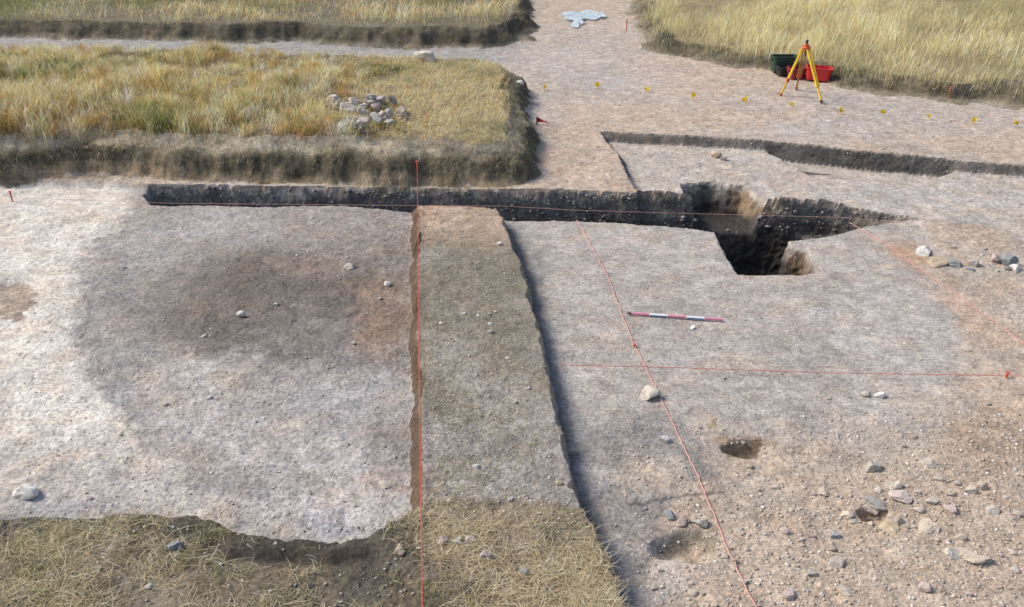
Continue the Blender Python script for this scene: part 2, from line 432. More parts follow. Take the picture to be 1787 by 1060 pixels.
def soil_material():
    m, nt, b = new_mat('soil')
    tc = N(nt, 'ShaderNodeTexCoord')
    at = N(nt, 'ShaderNodeAttribute', attribute_name='col')
    pa = N(nt, 'ShaderNodeAttribute', attribute_name='peb')
    def noise(sc, det, rough=.6, dist=0):
        n = N(nt, 'ShaderNodeTexNoise', i_Scale=sc, i_Detail=det, i_Roughness=rough, i_Distortion=dist)
        nt.links.new(tc.outputs['Object'], n.inputs['Vector']); return n.outputs['Fac']
    n1 = noise(6, 8, .65, .3); n2 = noise(32, 6, .7); n3 = noise(130, 4, .7)
    k = math_n(nt, 'MULTIPLY', maprange(nt, n1, .25, .75, .80, 1.20), maprange(nt, n2, .25, .75, .58, 1.40))
    k = math_n(nt, 'MULTIPLY', k, maprange(nt, n3, .25, .75, .58, 1.42))
    n4 = noise(13, 10, .75, .4); n5 = noise(48, 6, .8)
    k = math_n(nt, 'MULTIPLY', k, maprange(nt, n4, .50, .58, 1.06, .84))
    k = math_n(nt, 'MULTIPLY', k, maprange(nt, n5, .56, .66, .97, 1.28))
    mp2 = N(nt, 'ShaderNodeMapping'); mp2.inputs['Rotation'].default_value = (0, 0, .12); mp2.inputs['Scale'].default_value = (5, 42, 30)
    nt.links.new(tc.outputs['Object'], mp2.inputs[0])
    ns = N(nt, 'ShaderNodeTexNoise', i_Scale=1.0, i_Detail=7, i_Roughness=.62, i_Distortion=.6); nt.links.new(mp2.outputs[0], ns.inputs['Vector'])
    k = math_n(nt, 'MULTIPLY', k, maprange(nt, ns.outputs['Fac'], .3, .7, .84, 1.15))
    col = scale_col(nt, at.outputs['Color'], k)
    # warm and cool mottling
    nh = noise(2.6, 6, .6)
    warm = N(nt, 'ShaderNodeMix', data_type='RGBA'); warm.blend_type = 'MULTIPLY'
    nt.links.new(maprange(nt, nh, .45, .68, 0, .75), warm.inputs[0]); nt.links.new(col, warm.inputs[6]); warm.inputs[7].default_value = (1.06,.95,.84,1)
    cool = N(nt, 'ShaderNodeMix', data_type='RGBA'); cool.blend_type = 'MULTIPLY'
    nt.links.new(maprange(nt, nh, .5, .3, 0, .75), cool.inputs[0]); nt.links.new(warm.outputs[2], cool.inputs[6]); cool.inputs[7].default_value = (.985,1.0,1.005,1)
    col = cool.outputs[2]
    hs = []
    for sc, th, seed in ((26, .80, 0), (60, .66, 3), (110, .6, 8)):
        mp = N(nt, 'ShaderNodeMapping'); mp.inputs['Location'].default_value = (seed, seed*1.7, seed*.3)
        nt.links.new(tc.outputs['Object'], mp.inputs[0])
        v = N(nt, 'ShaderNodeTexVoronoi', i_Scale=sc, i_Randomness=1.0)
        nt.links.new(mp.outputs[0], v.inputs['Vector'])
        sepc = N(nt, 'ShaderNodeSeparateColor'); nt.links.new(v.outputs['Color'], sepc.inputs[0])
        thr = math_n(nt, 'SUBTRACT', 1.12, math_n(nt, 'MULTIPLY', pa.outputs['Fac'], .5 if sc < 40 else .62))
        on = math_n(nt, 'GREATER_THAN', sepc.outputs[0], thr)
        rad = maprange(nt, sepc.outputs[1], 0, 1, .16, .40)
        near = maprange(nt, math_n(nt, 'DIVIDE', v.outputs['Distance'], rad), .75, 1.0, 1, 0)
        f = math_n(nt, 'MULTIPLY', on, near)
        tone = maprange(nt, sepc.outputs[2], 0, 1, .75, 1.75)
        pc = scale_col(nt, at.outputs['Color'], tone)
        pm = mixc(nt, math_n(nt, 'MULTIPLY', f, .8), col, pc); col = pm
        hs.append(math_n(nt, 'MULTIPLY', f, .012 if sc < 40 else .006))
    mn = N(nt, 'ShaderNodeVectorMath', operation='MINIMUM'); nt.links.new(col, mn.inputs[0]); mn.inputs[1].default_value = (.8,.8,.8)
    nt.links.new(mn.outputs[0], b.inputs['Base Color'])
    b.inputs['Roughness'].default_value = .95; b.inputs['Specular IOR Level'].default_value = .15
    h = math_n(nt, 'ADD', math_n(nt, 'MULTIPLY', n1, .016), math_n(nt, 'MULTIPLY', n2, .017))
    h = math_n(nt, 'ADD', h, math_n(nt, 'MULTIPLY', n3, .009)); h = math_n(nt, 'ADD', h, math_n(nt, 'MULTIPLY', n4, .016)); h = math_n(nt, 'ADD', h, math_n(nt, 'MULTIPLY', ns.outputs['Fac'], .014))
    for q in hs: h = math_n(nt, 'ADD', h, q)
    bp = N(nt, 'ShaderNodeBump', i_Strength=.75, i_Distance=1.0); nt.links.new(h, bp.inputs['Height'])
    nt.links.new(bp.outputs[0], b.inputs['Normal'])
    return m

def blade_material(name='dry_grass', trans=.38):
    m, nt, b = new_mat(name)
    at = N(nt, 'ShaderNodeAttribute', attribute_name='col')
    nt.links.new(at.outputs['Color'], b.inputs['Base Color'])
    b.inputs['Roughness'].default_value = .7; b.inputs['Specular IOR Level'].default_value = .25
    out = [n for n in nt.nodes if n.type == 'OUTPUT_MATERIAL'][0]
    tr = N(nt, 'ShaderNodeBsdfTranslucent'); nt.links.new(at.outputs['Color'], tr.inputs[0])
    mx = N(nt, 'ShaderNodeMixShader'); mx.inputs[0].default_value = trans
    nt.links.new(b.outputs[0], mx.inputs[1]); nt.links.new(tr.outputs[0], mx.inputs[2]); nt.links.new(mx.outputs[0], out.inputs[0])
    return m

def stone_material(name, col, col2):
    m, nt, b = new_mat(name)
    tc = N(nt, 'ShaderNodeTexCoord'); oi = N(nt, 'ShaderNodeObjectInfo')
    ad = N(nt, 'ShaderNodeVectorMath', operation='ADD'); nt.links.new(tc.outputs['Object'], ad.inputs[0])
    rv = N(nt, 'ShaderNodeCombineXYZ')
    for i in range(3): nt.links.new(math_n(nt, 'MULTIPLY', oi.outputs['Random'], 17.+i*9), rv.inputs[i])
    nt.links.new(rv.outputs[0], ad.inputs[1])
    def noise(sc, det, r=.6):
        n = N(nt, 'ShaderNodeTexNoise', i_Scale=sc, i_Detail=det, i_Roughness=r); nt.links.new(ad.outputs[0], n.inputs['Vector']); return n.outputs['Fac']
    n1 = noise(2.2, 8, .65); n2 = noise(11, 6, .7)
    c = mixc(nt, maprange(nt, n1, .35, .65, 0, 1), col + (1,), col2 + (1,))
    k = math_n(nt, 'MULTIPLY', maprange(nt, n2, .25, .75, .72, 1.2), maprange(nt, oi.outputs['Random'], 0, 1, .78, 1.15))
    nt.links.new(scale_col(nt, c, k), b.inputs['Base Color'])
    b.inputs['Roughness'].default_value = .9; b.inputs['Specular IOR Level'].default_value = .2
    bp = N(nt, 'ShaderNodeBump', i_Strength=.8, i_Distance=.02)
    nt.links.new(math_n(nt, 'ADD', n1, math_n(nt, 'MULTIPLY', n2, .5)), bp.inputs['Height']); nt.links.new(bp.outputs[0], b.inputs['Normal'])
    return m

def plain(name, col, rough=.5, var=.15, scale=30, spec=.4):
    m, nt, b = new_mat(name)
    tc = N(nt, 'ShaderNodeTexCoord')
    n = N(nt, 'ShaderNodeTexNoise', i_Scale=scale, i_Detail=6, i_Roughness=.65); nt.links.new(tc.outputs['Object'], n.inputs['Vector'])
    rgb = N(nt, 'ShaderNodeRGB'); rgb.outputs[0].default_value = col + (1,)
    nt.links.new(scale_col(nt, rgb.outputs[0], maprange(nt, n.outputs['Fac'], .3, .7, 1-var, 1+var)), b.inputs['Base Color'])
    b.inputs['Roughness'].default_value = rough; b.inputs['Specular IOR Level'].default_value = spec
    return m

SOIL = soil_material()
GRASS = blade_material()
STONES = {
    'white': stone_material('white_stone', (.78,.75,.71), (.62,.58,.53)),
    'pale': stone_material('pale_stone', (.60,.545,.465), (.47,.42,.355)),
    'tan': stone_material('tan_stone', (.62,.53,.43), (.52,.44,.35)),
    'yellow': stone_material('ochre_stone', (.58,.47,.33), (.47,.38,.27)),
    'grey': stone_material('grey_stone', (.46,.43,.39), (.36,.335,.30)),
    'blue': stone_material('blue_grey_stone', (.37,.385,.395), (.29,.30,.31)),
    'pink': stone_material('pink_stone', (.55,.46,.42), (.45,.37,.33)),
}
YEL = plain('yellow_paint', (.80,.52,.03), .45, .12)
YTAG = plain('yellow_plastic_tag', (.85,.68,.03), .5, .08)
ORANGE = plain('orange_paint', (.50,.09,.03), .45, .2)
WOOD = plain('varnished_wood', (.40,.20,.05), .5, .25, 40)
DARKM = plain('dark_metal', (.05,.04,.035), .5)
REDP = plain('red_plastic', (.50,.025,.025), .42, .1, 6)
DREDP = plain('dark_red_plastic', (.22,.02,.03), .5, .15, 6)
BLACKP = plain('black_rubber', (.02,.02,.026), .55)
GREENP = plain('green_plastic', (.025,.055,.03), .55)
STRING = plain('red_string', (.52,.10,.085), .8, .2, 60, .1)
PINKSTR = plain('faded_red_string', (.58,.30,.27), .85, .25, 25, .1)
REDCLOTH = plain('red_cloth', (.50,.05,.07), .8, .15)
WHITEP = plain('white_paint', (.78,.78,.80), .4, .05)
SCALERED = plain('scale_red_paint', (.66,.26,.33), .4, .08)
BLUEP = plain('scale_blue_paint', (.16,.20,.36), .4, .08)
TWIG = plain('twig_bark', (.10,.065,.04), .9, .3)
SHEET = plain('pale_plastic_sheet', (.72,.80,.84), .3, .1, 4)

# ------------------------------------------------------------------ the land
def axis(segs):
    out = []
    for a, b, st in segs: out += list(np.arange(a, b, st))
    out.append(segs[-1][1]); return np.array(out, float)

GX = axis([(-6000,-1500,900),(-1500,-400,120),(-400,-60,12),(-60,1850,2.0),(1850,2200,12),(2200,3300,120),(3300,7000,900)])
GY = axis([(-232,-150,6),(-150,-40,6),(-40,0,3.5),(0,70,1.0),(70,200,1.6),(200,320,1.0),(320,490,1.3),(490,1070,2.3),(1070,1200,8),(1200,2700,60)])

def refine_walls(me, bank=False):
    """cut the tall faces of the trench into small ones and roughen them"""
    bm = bmesh.new(); bm.from_mesh(me)
    for cuts, lim in (((3, .10), (1, .05)) if bank else ((5, .14), (2, .055))):
        es = [e for e in bm.edges if abs(e.verts[0].co.z - e.verts[1].co.z) > lim]
        bmesh.ops.subdivide_edges(bm, edges=es, cuts=cuts, use_grid_fill=True)
    bmesh.ops.triangulate(bm, faces=[f for f in bm.faces if len(f.verts) > 4])
    bm.normal_update()
    vs = [v for v in bm.verts if not v.is_boundary]
    c = np.array([v.co[:] for v in vs]); nn = np.array([v.normal[:] for v in vs])
    steep = np.clip(1.15 - np.abs(nn[:, 2])*1.3, 0, 1)
    a = .035*fbm(c[:,0]*5 + c[:,2]*3, c[:,2]*8 + c[:,1]*4, 401, 3) + .022*fbm(c[:,0]*17 - c[:,2]*5, c[:,2]*21 + c[:,1]*15, 402, 3)
    nn[:, 2] *= .3
    c2 = c + nn * (a*steep)[:, None]
    for v, q in zip(vs, c2): v.co = q
    bm.to_mesh(me); bm.free()
    co = np.zeros(len(me.vertices)*3, np.float32); me.vertices.foreach_get('co', co); co = co.reshape(-1, 3).astype(float)
    z, M = terrain(co[:,0], co[:,1])
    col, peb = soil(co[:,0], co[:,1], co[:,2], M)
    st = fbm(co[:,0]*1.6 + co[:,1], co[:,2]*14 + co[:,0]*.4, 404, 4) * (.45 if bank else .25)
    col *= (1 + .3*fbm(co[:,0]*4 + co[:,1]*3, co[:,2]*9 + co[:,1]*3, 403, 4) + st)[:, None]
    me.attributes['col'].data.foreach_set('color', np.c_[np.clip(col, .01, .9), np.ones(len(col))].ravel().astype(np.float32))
    me.attributes['peb'].data.foreach_set('value', peb.astype(np.float32))
    me.polygons.foreach_set('use_smooth', np.ones(len(me.polygons), bool)); me.update()

def build_land():
    px, py = np.meshgrid(GX, GY)
    g = unproj(px.ravel(), py.ravel(), 0.08)
    x, y = g[:,0].copy(), g[:,1].copy()
    j = np.clip(proj(x, y, 0*x)[1], 0, 1100)
    z, M = terrain(x, y)
    ny, nx = px.shape
    # rough the faces of the cuts: push points of steep ground in and out
    Z = z.reshape(ny, nx); X = x.reshape(ny, nx); Y = y.reshape(ny, nx)
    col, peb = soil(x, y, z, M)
    idx = np.arange(ny*nx).reshape(ny, nx)
    quads = np.stack([idx[1:,:-1], idx[1:,1:], idx[:-1,1:], idx[:-1,:-1]], -1).reshape(-1, 4)
    def fm(k): return M[k][quads].mean(1)
    reg = np.zeros(len(quads), int)                    # 0 path / open ground
    exf = np.maximum(fm('exl'), fm('exr')); reg[exf > .02] = 1
    reg[(fm('exr') > .02) & (fm('exr') < .999) & (fm('px0') > 1560) & (fm('exl') < .5)] = 1
    reg[fm('tr') > .02] = 2
    q0 = fm('py0'); q1 = fm('px0')
    for k_, hi_, lim_ in (('e1', .985, 310), ('e2', .97, 306), ('exl', .985, 350), ('exr', .985, 388)):
        v_ = fm(k_); reg[(v_ > .015) & (v_ < hi_) & (q0 < lim_) & (q1 < 1685) & (q1 > 150)] = 2
    reg[fm('so') > .02] = 3
    reg[fm('be') > .001] = 4
    reg[fm('fb') > .001] = 5
    reg[fm('t') > .001] = 6
    reg[(fm('fb2') > .001)] = 7
    reg[(fm('rf') > .001)] = 8
    fl = np.maximum(fm('t')*(q0 > 100), np.maximum(fm('fb2'), fm('rf')))
    inside = ((fm('t') > .02) & (fm('t') < .97) & (q0 > 120)) | ((fm('fb2') > .02) & (fm('fb2') < .97) & (q0 > -30)) | ((fm('rf') > .02) & (fm('rf') < .97) & (q0 > -30))
    reg[inside & (reg >= 6) & (q1 > -60) & (q1 < 1850)] = 9
    names = ['path','excavation_floor','trench_floor','sondage_ground','berm_land','straw_ground','terrace_land','far_field','grass_field','bank_ground']
    V = np.stack([x, y, z], -1)
    # shared normals so the seams between pieces of land stay invisible
    gx = np.gradient(np.stack([X, Y, Z], -1), axis=1); gy = np.gradient(np.stack([X, Y, Z], -1), axis=0)
    nrm = np.cross(gx, gy).reshape(-1, 3); nrm *= np.sign(nrm[:, 2:3] + 1e-12); nrm /= np.linalg.norm(nrm, axis=1, keepdims=True) + 1e-12
    for r, nm in enumerate(names):
        q = quads[reg == r]
        if not len(q): continue
        u, inv = np.unique(q.ravel(), return_inverse=True)
        me = bpy.data.meshes.new(nm)
        me.vertices.add(len(u)); me.vertices.foreach_set('co', V[u].ravel().astype(np.float32))
        nq = len(q)
        me.loops.add(nq*4); me.loops.foreach_set('vertex_index', inv.astype(np.int32))
        me.polygons.add(nq); me.polygons.foreach_set('loop_start', np.arange(0, nq*4, 4, dtype=np.int32))
        me.polygons.foreach_set('use_smooth', np.ones(nq, bool))
        me.update(calc_edges=True); me.validate()
        a = me.attributes.new('col', 'FLOAT_COLOR', 'POINT'); a.data.foreach_set('color', np.c_[col[u], np.ones(len(u))].ravel().astype(np.float32))
        a = me.attributes.new('peb', 'FLOAT', 'POINT'); a.data.foreach_set('value', peb[u].astype(np.float32))
        if r in (2, 3, 9): refine_walls(me, r == 9)
        else: me.normals_split_custom_set_from_vertices(nrm[u].astype(np.float32))
        tag(link(nm, me, SOIL), kind='structure')

build_land()

# ------------------------------------------------------------------ grass and straw
def blades(name, x, y, z, h, w, lean, col, segs=3, curl=.5, flat=False, head=0.):
    n = len(x)
    az = RNG.uniform(0, 2*np.pi, n)                     # lean direction
    if isinstance(lean, tuple):
        az = np.where(RNG.random(n) < lean[2], lean[1] + RNG.normal(0, .6, n), az); lean = lean[0]
    ln = np.abs(RNG.normal(lean, lean*.45, n))
    fa = az + np.pi/2 + RNG.normal(0, .5, n)
    t = np.linspace(0, 1, segs+1)
    V = np.zeros((n, 2*segs+1, 3)); C = np.zeros((n, 2*segs+1, 4)); C[..., 3] = 1
    for i, tt in enumerate(t):
        if flat:
            el = np.minimum(ln, 1.5)
            r = h * tt; zz = h * np.sin(np.pi * tt) * .16 * np.cos(el) + .004
            a2 = az + curl * (tt - .3) * RNG.normal(1, .1, n)
            cx_, cy_ = x + np.cos(a2)*r, y + np.sin(a2)*r; cz = z + zz + .012*RNG.random(n)*tt
        else:
            an = ln * (tt ** 1.0) * (1 + curl*tt)
            r = h * tt * np.sin(np.minimum(an, 1.75)); zz = h * tt * np.cos(np.minimum(an, 1.9))
            cx_, cy_, cz = x + np.cos(az)*r, y + np.sin(az)*r, z + zz - .01
        ww = w * ((1 - tt*.6) if head == 0 else (.55 + head * np.exp(-((tt-.78)/.16)**2)))
        cc = col * (0.85 + .3*tt)
        if i < segs:
            V[:, 2*i] = np.stack([cx_ - np.cos(fa)*ww/2, cy_ - np.sin(fa)*ww/2, cz], -1)
            V[:, 2*i+1] = np.stack([cx_ + np.cos(fa)*ww/2, cy_ + np.sin(fa)*ww/2, cz], -1)
            C[:, 2*i, :3] = col; C[:, 2*i+1, :3] = col
        else:
            V[:, 2*i] = np.stack([cx_, cy_, cz], -1); C[:, 2*i, :3] = col
    k = 2*segs+1
    base = (np.arange(n)*k)[:, None]
    loops = []; sizes = []
    for i in range(segs-1):
        loops.append(base + np.array([2*i, 2*i+1, 2*i+3, 2*i+2])); sizes.append(4)
    loops.append(base + np.array([2*segs-2, 2*segs-1, 2*segs])); sizes.append(3)
    L = np.concatenate(loops, 1).ravel()
    sz = np.tile(np.array(sizes), n); st = np.concatenate([[0], np.cumsum(sz)[:-1]])
    me = bpy.data.meshes.new(name)
    me.vertices.add(n*k); me.vertices.foreach_set('co', V.reshape(-1).astype(np.float32))
    me.loops.add(len(L)); me.loops.foreach_set('vertex_index', L.astype(np.int32))
    me.polygons.add(len(sz)); me.polygons.foreach_set('loop_start', st.astype(np.int32))
    me.update(calc_edges=True)
    a = me.attributes.new('col', 'FLOAT_COLOR', 'POINT'); a.data.foreach_set('color', C.reshape(-1).astype(np.float32))
    return link(name, me, GRASS)

def pick(cols, n, jit=.2, p=None, hue=.06):
    cols = np.array(cols); i = RNG.choice(len(cols), n, p=p)
    return np.clip(cols[i] * (1 + RNG.normal(0, jit, (n, 1))) * (1 + RNG.normal(0, hue, (n, 3))), .01, .85)

STRAW = [(.74,.60,.28),(.82,.70,.40),(.64,.45,.17),(.84,.76,.54),(.46,.31,.13)]
GREEN = [(.24,.26,.085),(.18,.20,.075),(.33,.33,.12)]

def sample_poly(poly, n, lim=None, over=-.02):
    a = np.array(poly); lo, hi = a.min(0), a.max(0)
    if lim: lo = np.maximum(lo, lim[:2]); hi = np.minimum(hi, lim[2:])
    x = RNG.uniform(lo[0], hi[0], n); y = RNG.uniform(lo[1], hi[1], n)
    k = sdf(x, y, poly) < over + (np.abs(over) * RNG.normal(0, .8, n) if over > 0 else 0)
    return x[k], y[k]

def in_view(x, y, z, m=120):
    px, py = proj(x, y, z)
    return (px > -m) & (px < 1787+m) & (py > -m) & (py < 1060+m), px, py

def tufts(name, x, y, per, hfun, colfun, spread, lean, w, label_kind=True, segs=3, head=0.):
    n = len(x)
    X = np.repeat(x, per); Y = np.repeat(y, per)
    k = len(X)
    hs = np.repeat(hfun(x, y), per) * RNG.uniform(.5, 1.1, k)
    r = np.abs(RNG.normal(0, spread, k)); a = RNG.uniform(0, 2*np.pi, k)
    X = X + r*np.cos(a); Y = Y + r*np.sin(a)
    Z = terrain(X, Y, False)[0]
    tone = np.repeat(np.clip(RNG.normal(1.02, .24, n), .5, 1.5), per)
    c = np.repeat(colfun(x, y), per, 0) * tone[:, None] * (1 + RNG.normal(0, .18, (k, 1)))
    return blades(name, X, Y, Z, hs, w, lean, np.clip(c, .01, .85), segs=segs, head=head)

def col_mix(gfun):
    def f(x, y):
        n = len(x); g = gfun(x, y) + RNG.normal(0, .18, n)
        s = pick(STRAW, n, .12); q = pick(GREEN, n, .12)
        m = np.clip(g, 0, 1)[:, None]
        m = sstep(.3, .75, m)
        return s*(1-m) + q*m
    return f

# terrace: dense tussocks in the west, short trampled straw in the east
x, y = sample_poly(T, 9300, (-16, 10, 3, 26), .05)
_, px, py = in_view(x, y, 0*x+.75)
dens = fbm(x*.9, y*.9, 201, 3)
keep = (px > -150) & (px < 720) & (dens + .55*(1 - sstep(380, 700, px)) > RNG.uniform(-.2, .75, len(x)))
x, y, px, py = x[keep], y[keep], px[keep], py[keep]
tall = lambda X, Y: (.22 + .40*np.clip(fbm(X*.8, Y*.8, 202, 3)+.25, 0, 1.0)) * (1 - .62*sstep(560, 690, proj(X, Y, 0*X+.75)[0])) * (1 - .3*sstep(190, 110, proj(X, Y, 0*X+.75)[1]))
o = tufts('tussock_grass', x, y, 34, tall, col_mix(lambda X, Y: .30 + .75*fbm(X*.55, Y*.55, 203, 3)), .085, .38, .0075, head=.5)
tag(o, 'tussocks of golden and green dry grass on the raised terrace', 'grass', kind='stuff')

x, y = sample_poly(T, 78000, (-16, 10, 3, 26), .13)
z, M = terrain(x, y, False)
k, px, py = in_view(x, y, z, 60)
k &= RNG.random(len(x)) < np.where(px > 600, .95, .32)
x, y, z, px = x[k], y[k], z[k], px[k]
g = sstep(.0, .5, fbm(x*.8, y*.8, 207, 3))
c = pick(STRAW, len(x), .2)*(1-.75*g[:,None]) + pick(GREEN, len(x), .2)*.75*g[:,None]
o = blades('short_grass', x, y, z, RNG.uniform(.07,.19,len(x)), .007, .85, c, segs=3, curl=.4)
tag(o, 'short trampled yellow straw covering the raised terrace', 'grass', kind='stuff')

# scarp of the terrace and its edges: grey matted weeds
n = 46000
px = RNG.uniform(-80, 960, n); py = RNG.uniform(80, 325, n)
g = unproj(px, py, .5); x, y = g[:,0], g[:,1]
z, M = terrain(x, y, False)
k = (M['t'] > .02) & (M['t'] < .999) & (RNG.random(n) < np.where(M['t'] < .22, .25, .85))
x, y, z = x[k], y[k], z[k]
tt = M['t'][k]
grey = np.array([(.46,.41,.30),(.38,.34,.23),(.56,.50,.37),(.22,.21,.12),(.34,.27,.16)])
c = grey[RNG.integers(0, 5, len(x))] * (1 + RNG.normal(0, .2, (len(x), 1)))
o = blades('matted_weeds', x, y, z, RNG.uniform(.05,.15,len(x)), .005, (1.45, -1.57, .4), np.clip(c,.01,.8), segs=3, curl=.5)
tag(o, 'grey matted dead weeds hanging on the terrace slope', 'weeds', kind='stuff')

# far bank and the golden field
x, y = sample_poly(FB2, 150000, (-29, 19, 4, 40))
z, M = terrain(x, y, False); k, px, py = in_view(x, y, z, 260); x, y, z = x[k], y[k], z[k]
k = fbm(x*.8, y*.8, 211, 3) + .5*fbm(x*2.5, y*2.5, 214, 3) > RNG.uniform(-.6, .5, len(x)); x, y, z = x[k], y[k], z[k]
g = sstep(.0, .55, fbm(x*.5, y*.5, 212, 3) + .35*(1 - sstep(150, 420, proj(x, y, z)[0])))
c = pick(STRAW, len(x), .2)*(1-g[:,None]) + pick(GREEN, len(x), .2)*g[:,None]
hx_ = np.clip(.8 + 1.2*fbm(x*1.5, y*1.5, 213, 3), .25, 1.7)
o = blades('bank_grass', x, y, z, RNG.uniform(.16,.46,len(x))*hx_, .013, .45, np.clip(c*(.72+.42*hx_)[:,None], .01, .9), head=.5)
tag(o, 'yellow green grass on the far bank behind the narrow path', 'grass', kind='stuff')

x = RNG.uniform(2.5, 26, 260000); y = RNG.uniform(12, 42, 260000)
z, M = terrain(x, y, False); k = (M['rf'] >= 1) | (M['rf'] > .25 + .7*RNG.random(len(x)))
x, y, z = x[k], y[k], z[k]; k, px, py = in_view(x, y, z, 60); x, y, z, px, py = x[k], y[k], z[k], px[k], py[k]
den = fbm(x*.55, y*.55, 221, 3)
den = den + .5*fbm(x*2.4, y*2.4, 223, 3)
k = den + .35 > RNG.uniform(-.2, .6, len(x)); x, y, z, px, py, den = x[k], y[k], z[k], px[k], py[k], den[k]
g = np.clip(sstep(-.05, .5, fbm(x*.4, y*.4, 222, 3)) * .42 + .5*sstep(1480, 1700, px)*(1-sstep(20, 75, py)), 0, 1)
gold = [(.76,.66,.38),(.82,.74,.50),(.68,.56,.29),(.74,.65,.40),(.58,.45,.20)]
hx_ = np.clip(.9 + .9*fbm(x*1.7, y*1.7, 224, 3) + .35*fbm(x*.6, y*.6, 225, 2), .3, 1.6)
c = pick(gold, len(x), .15)*(1-g[:,None]) + pick([(.28,.28,.12),(.20,.22,.09),(.36,.34,.16)], len(x), .15)*g[:,None]
o = blades('golden_grass', x, y, z, RNG.uniform(.2,.5,len(x)) * hx_, .010, .3, np.clip(c * (.72 + .42*hx_)[:,None], .01, .9), head=.8)
tag(o, 'tall golden grass in the field behind the tripod', 'grass', kind='stuff')

# dark low weeds along the field scarps
n = 90000
px = RNG.uniform(-60, 1860, n); py = RNG.uniform(10, 175, n)
g = unproj(px, py, .4); x, y = g[:,0], g[:,1]
z, M = terrain(x, y, False)
k = ((M['rf'] > .02) & (M['rf'] < .999)) | ((M['fb2'] > .1) & (M['fb2'] < .999))
k &= fbm(x*1.5, y*1.5, 231, 2) > RNG.uniform(-.5, .5, n)
x, y, z = x[k], y[k], z[k]
c = pick([(.14,.14,.07),(.24,.21,.11),(.42,.36,.19),(.10,.105,.055)], len(x), .2)
o = blades('scarp_weeds', x, y, z, RNG.uniform(.06,.2,len(x)), .009, .9, c, segs=2)
tag(o, 'low dark weeds along the banks beside the path', 'weeds', kind='stuff')

# straw litter on the near bank and the near end of the berm
n = 60000
px = RNG.uniform(-60, 1120, n); py = RNG.uniform(850, 1120, n)
g = unproj(px, py, .25); x, y = g[:,0], g[:,1]
z, M = terrain(x, y, False)
d1 = fbm(x*2.0, y*2.0, 241, 4); dark = (1-sstep(.8, 1.2, np.hypot((px-525)/150, (py-962)/30)))
k = (np.maximum(M['fb'], M['be']) > .9) & (RNG.random(n) < sstep(855, 930, py + 40*d1)) & (d1*1.7 + .35*fbm(x*7, y*7, 242, 3) + .45*sstep(690, 780, px) > RNG.uniform(-.15, 1.25, n)) & (RNG.random(n) > .93*dark) & (RNG.random(n) < sstep(880, 935, py) * .85 + .1*(px<700) + .15)
k &= RNG.random(n) < np.where((px < 330) | (px > 620), 1, .62)
x, y, z, px = x[k], y[k], z[k], px[k]
sc = np.array([(.64,.54,.36),(.76,.68,.50),(.52,.42,.25),(.36,.29,.17),(.27,.24,.13),(.20,.20,.10)])
c = np.clip(sc[np.where(px > 730, RNG.integers(0, 4, len(x)), RNG.integers(0, 6, len(x)))] * (1 + RNG.normal(0, .2, (len(x), 1))), .01, .85)
o = blades('straw_litter', x, y, z, RNG.gamma(2.4, .036, len(x)) + .025, .0033, .8, c, segs=4, curl=.45, flat=True)
tag(o, 'loose dry straw strewn over the bank and the near end of the berm', 'straw', kind='stuff')
n2 = 3200
px = RNG.uniform(-40, 1060, n2); py = RNG.uniform(900, 1100, n2)
g = unproj(px, py, .25); x, y = g[:,0], g[:,1]; z, M = terrain(x, y, False)
k = (M['fb'] > .9) & (fbm(x*1.6, y*1.6, 245, 3) > .05) & (np.hypot((px-525)/170, (py-962)/34) > 1)
x, y, z = x[k], y[k], z[k]
o = tufts('tuft_grass', x[:170], y[:170], 10, lambda X, Y: RNG.uniform(.05,.13,len(X)), lambda X, Y: pick([(.33,.31,.16),(.46,.40,.22),(.22,.23,.12)], len(X), .15), .025, .8, .0038)
tag(o, 'small olive tufts growing through the straw on the near bank', 'grass', kind='stuff')

# sparse low growth on the berm and left edge fringe
n = 5200
px = RNG.uniform(715, 1050, n); py = RNG.uniform(400, 900, n)
g = unproj(px, py, .22); x, y = g[:,0], g[:,1]; z, M = terrain(x, y, False)
k = (M['be'] > .95) & ((fbm(x*2.2, y*2.2, 251, 3) > .12) | (RNG.random(n) < .12))
x, y, z = x[k], y[k], z[k]
c = pick([(.42,.38,.22),(.26,.25,.12),(.52,.46,.30),(.18,.17,.09)], len(x), .2)
o = blades('berm_straw', x, y, z, RNG.uniform(.03,.10,len(x)), .004, .9, c, segs=3, curl=.8, flat=True)
tag(o, 'sparse bits of dead grass scattered over the top of the berm', 'straw', kind='stuff')

# ------------------------------------------------------------------ stones
def rock_bm(seed, sub=2, cuts=7, rough=.16):
    r = random.Random(seed)
    bm = bmesh.new(); bmesh.ops.create_icosphere(bm, subdivisions=sub, radius=1)
    planes = []
    for _ in range(cuts):
        v = Vector((r.gauss(0,1), r.gauss(0,1), r.gauss(0,.8))).normalized(); planes.append((v, r.uniform(.42,.80)))
    from mathutils import noise as mn
    off = Vector((r.uniform(0,50), r.uniform(0,50), r.uniform(0,50)))
    for v in bm.verts:
        for nn, d in planes:
            q = v.co.dot(nn)
            if q > d: v.co -= nn * (q - d) * .92
        d = v.co.normalized()
        v.co += d * rough * (mn.noise(d*1.4 + off) + .45*mn.noise(d*3.7 + off) + .25*mn.noise(d*8 + off))
    return bm

def rock_mesh(name, seed, sub=3, **k):
    bm = rock_bm(seed, sub, **k); me = bpy.data.meshes.new(name); bm.to_mesh(me); bm.free()
    for p in me.polygons: p.use_smooth = True
    if hasattr(me, 'set_sharp_from_angle'): me.set_sharp_from_angle(angle=math.radians(24))
    return me

PROTO = {}
for key, m in STONES.items():
    PROTO[key] = [rock_mesh('stone', 300 + hash_ * 7 + len(key), 3, cuts=10) for hash_ in range(4)]
    for me in PROTO[key]: me.materials.append(m)
BIG = {}

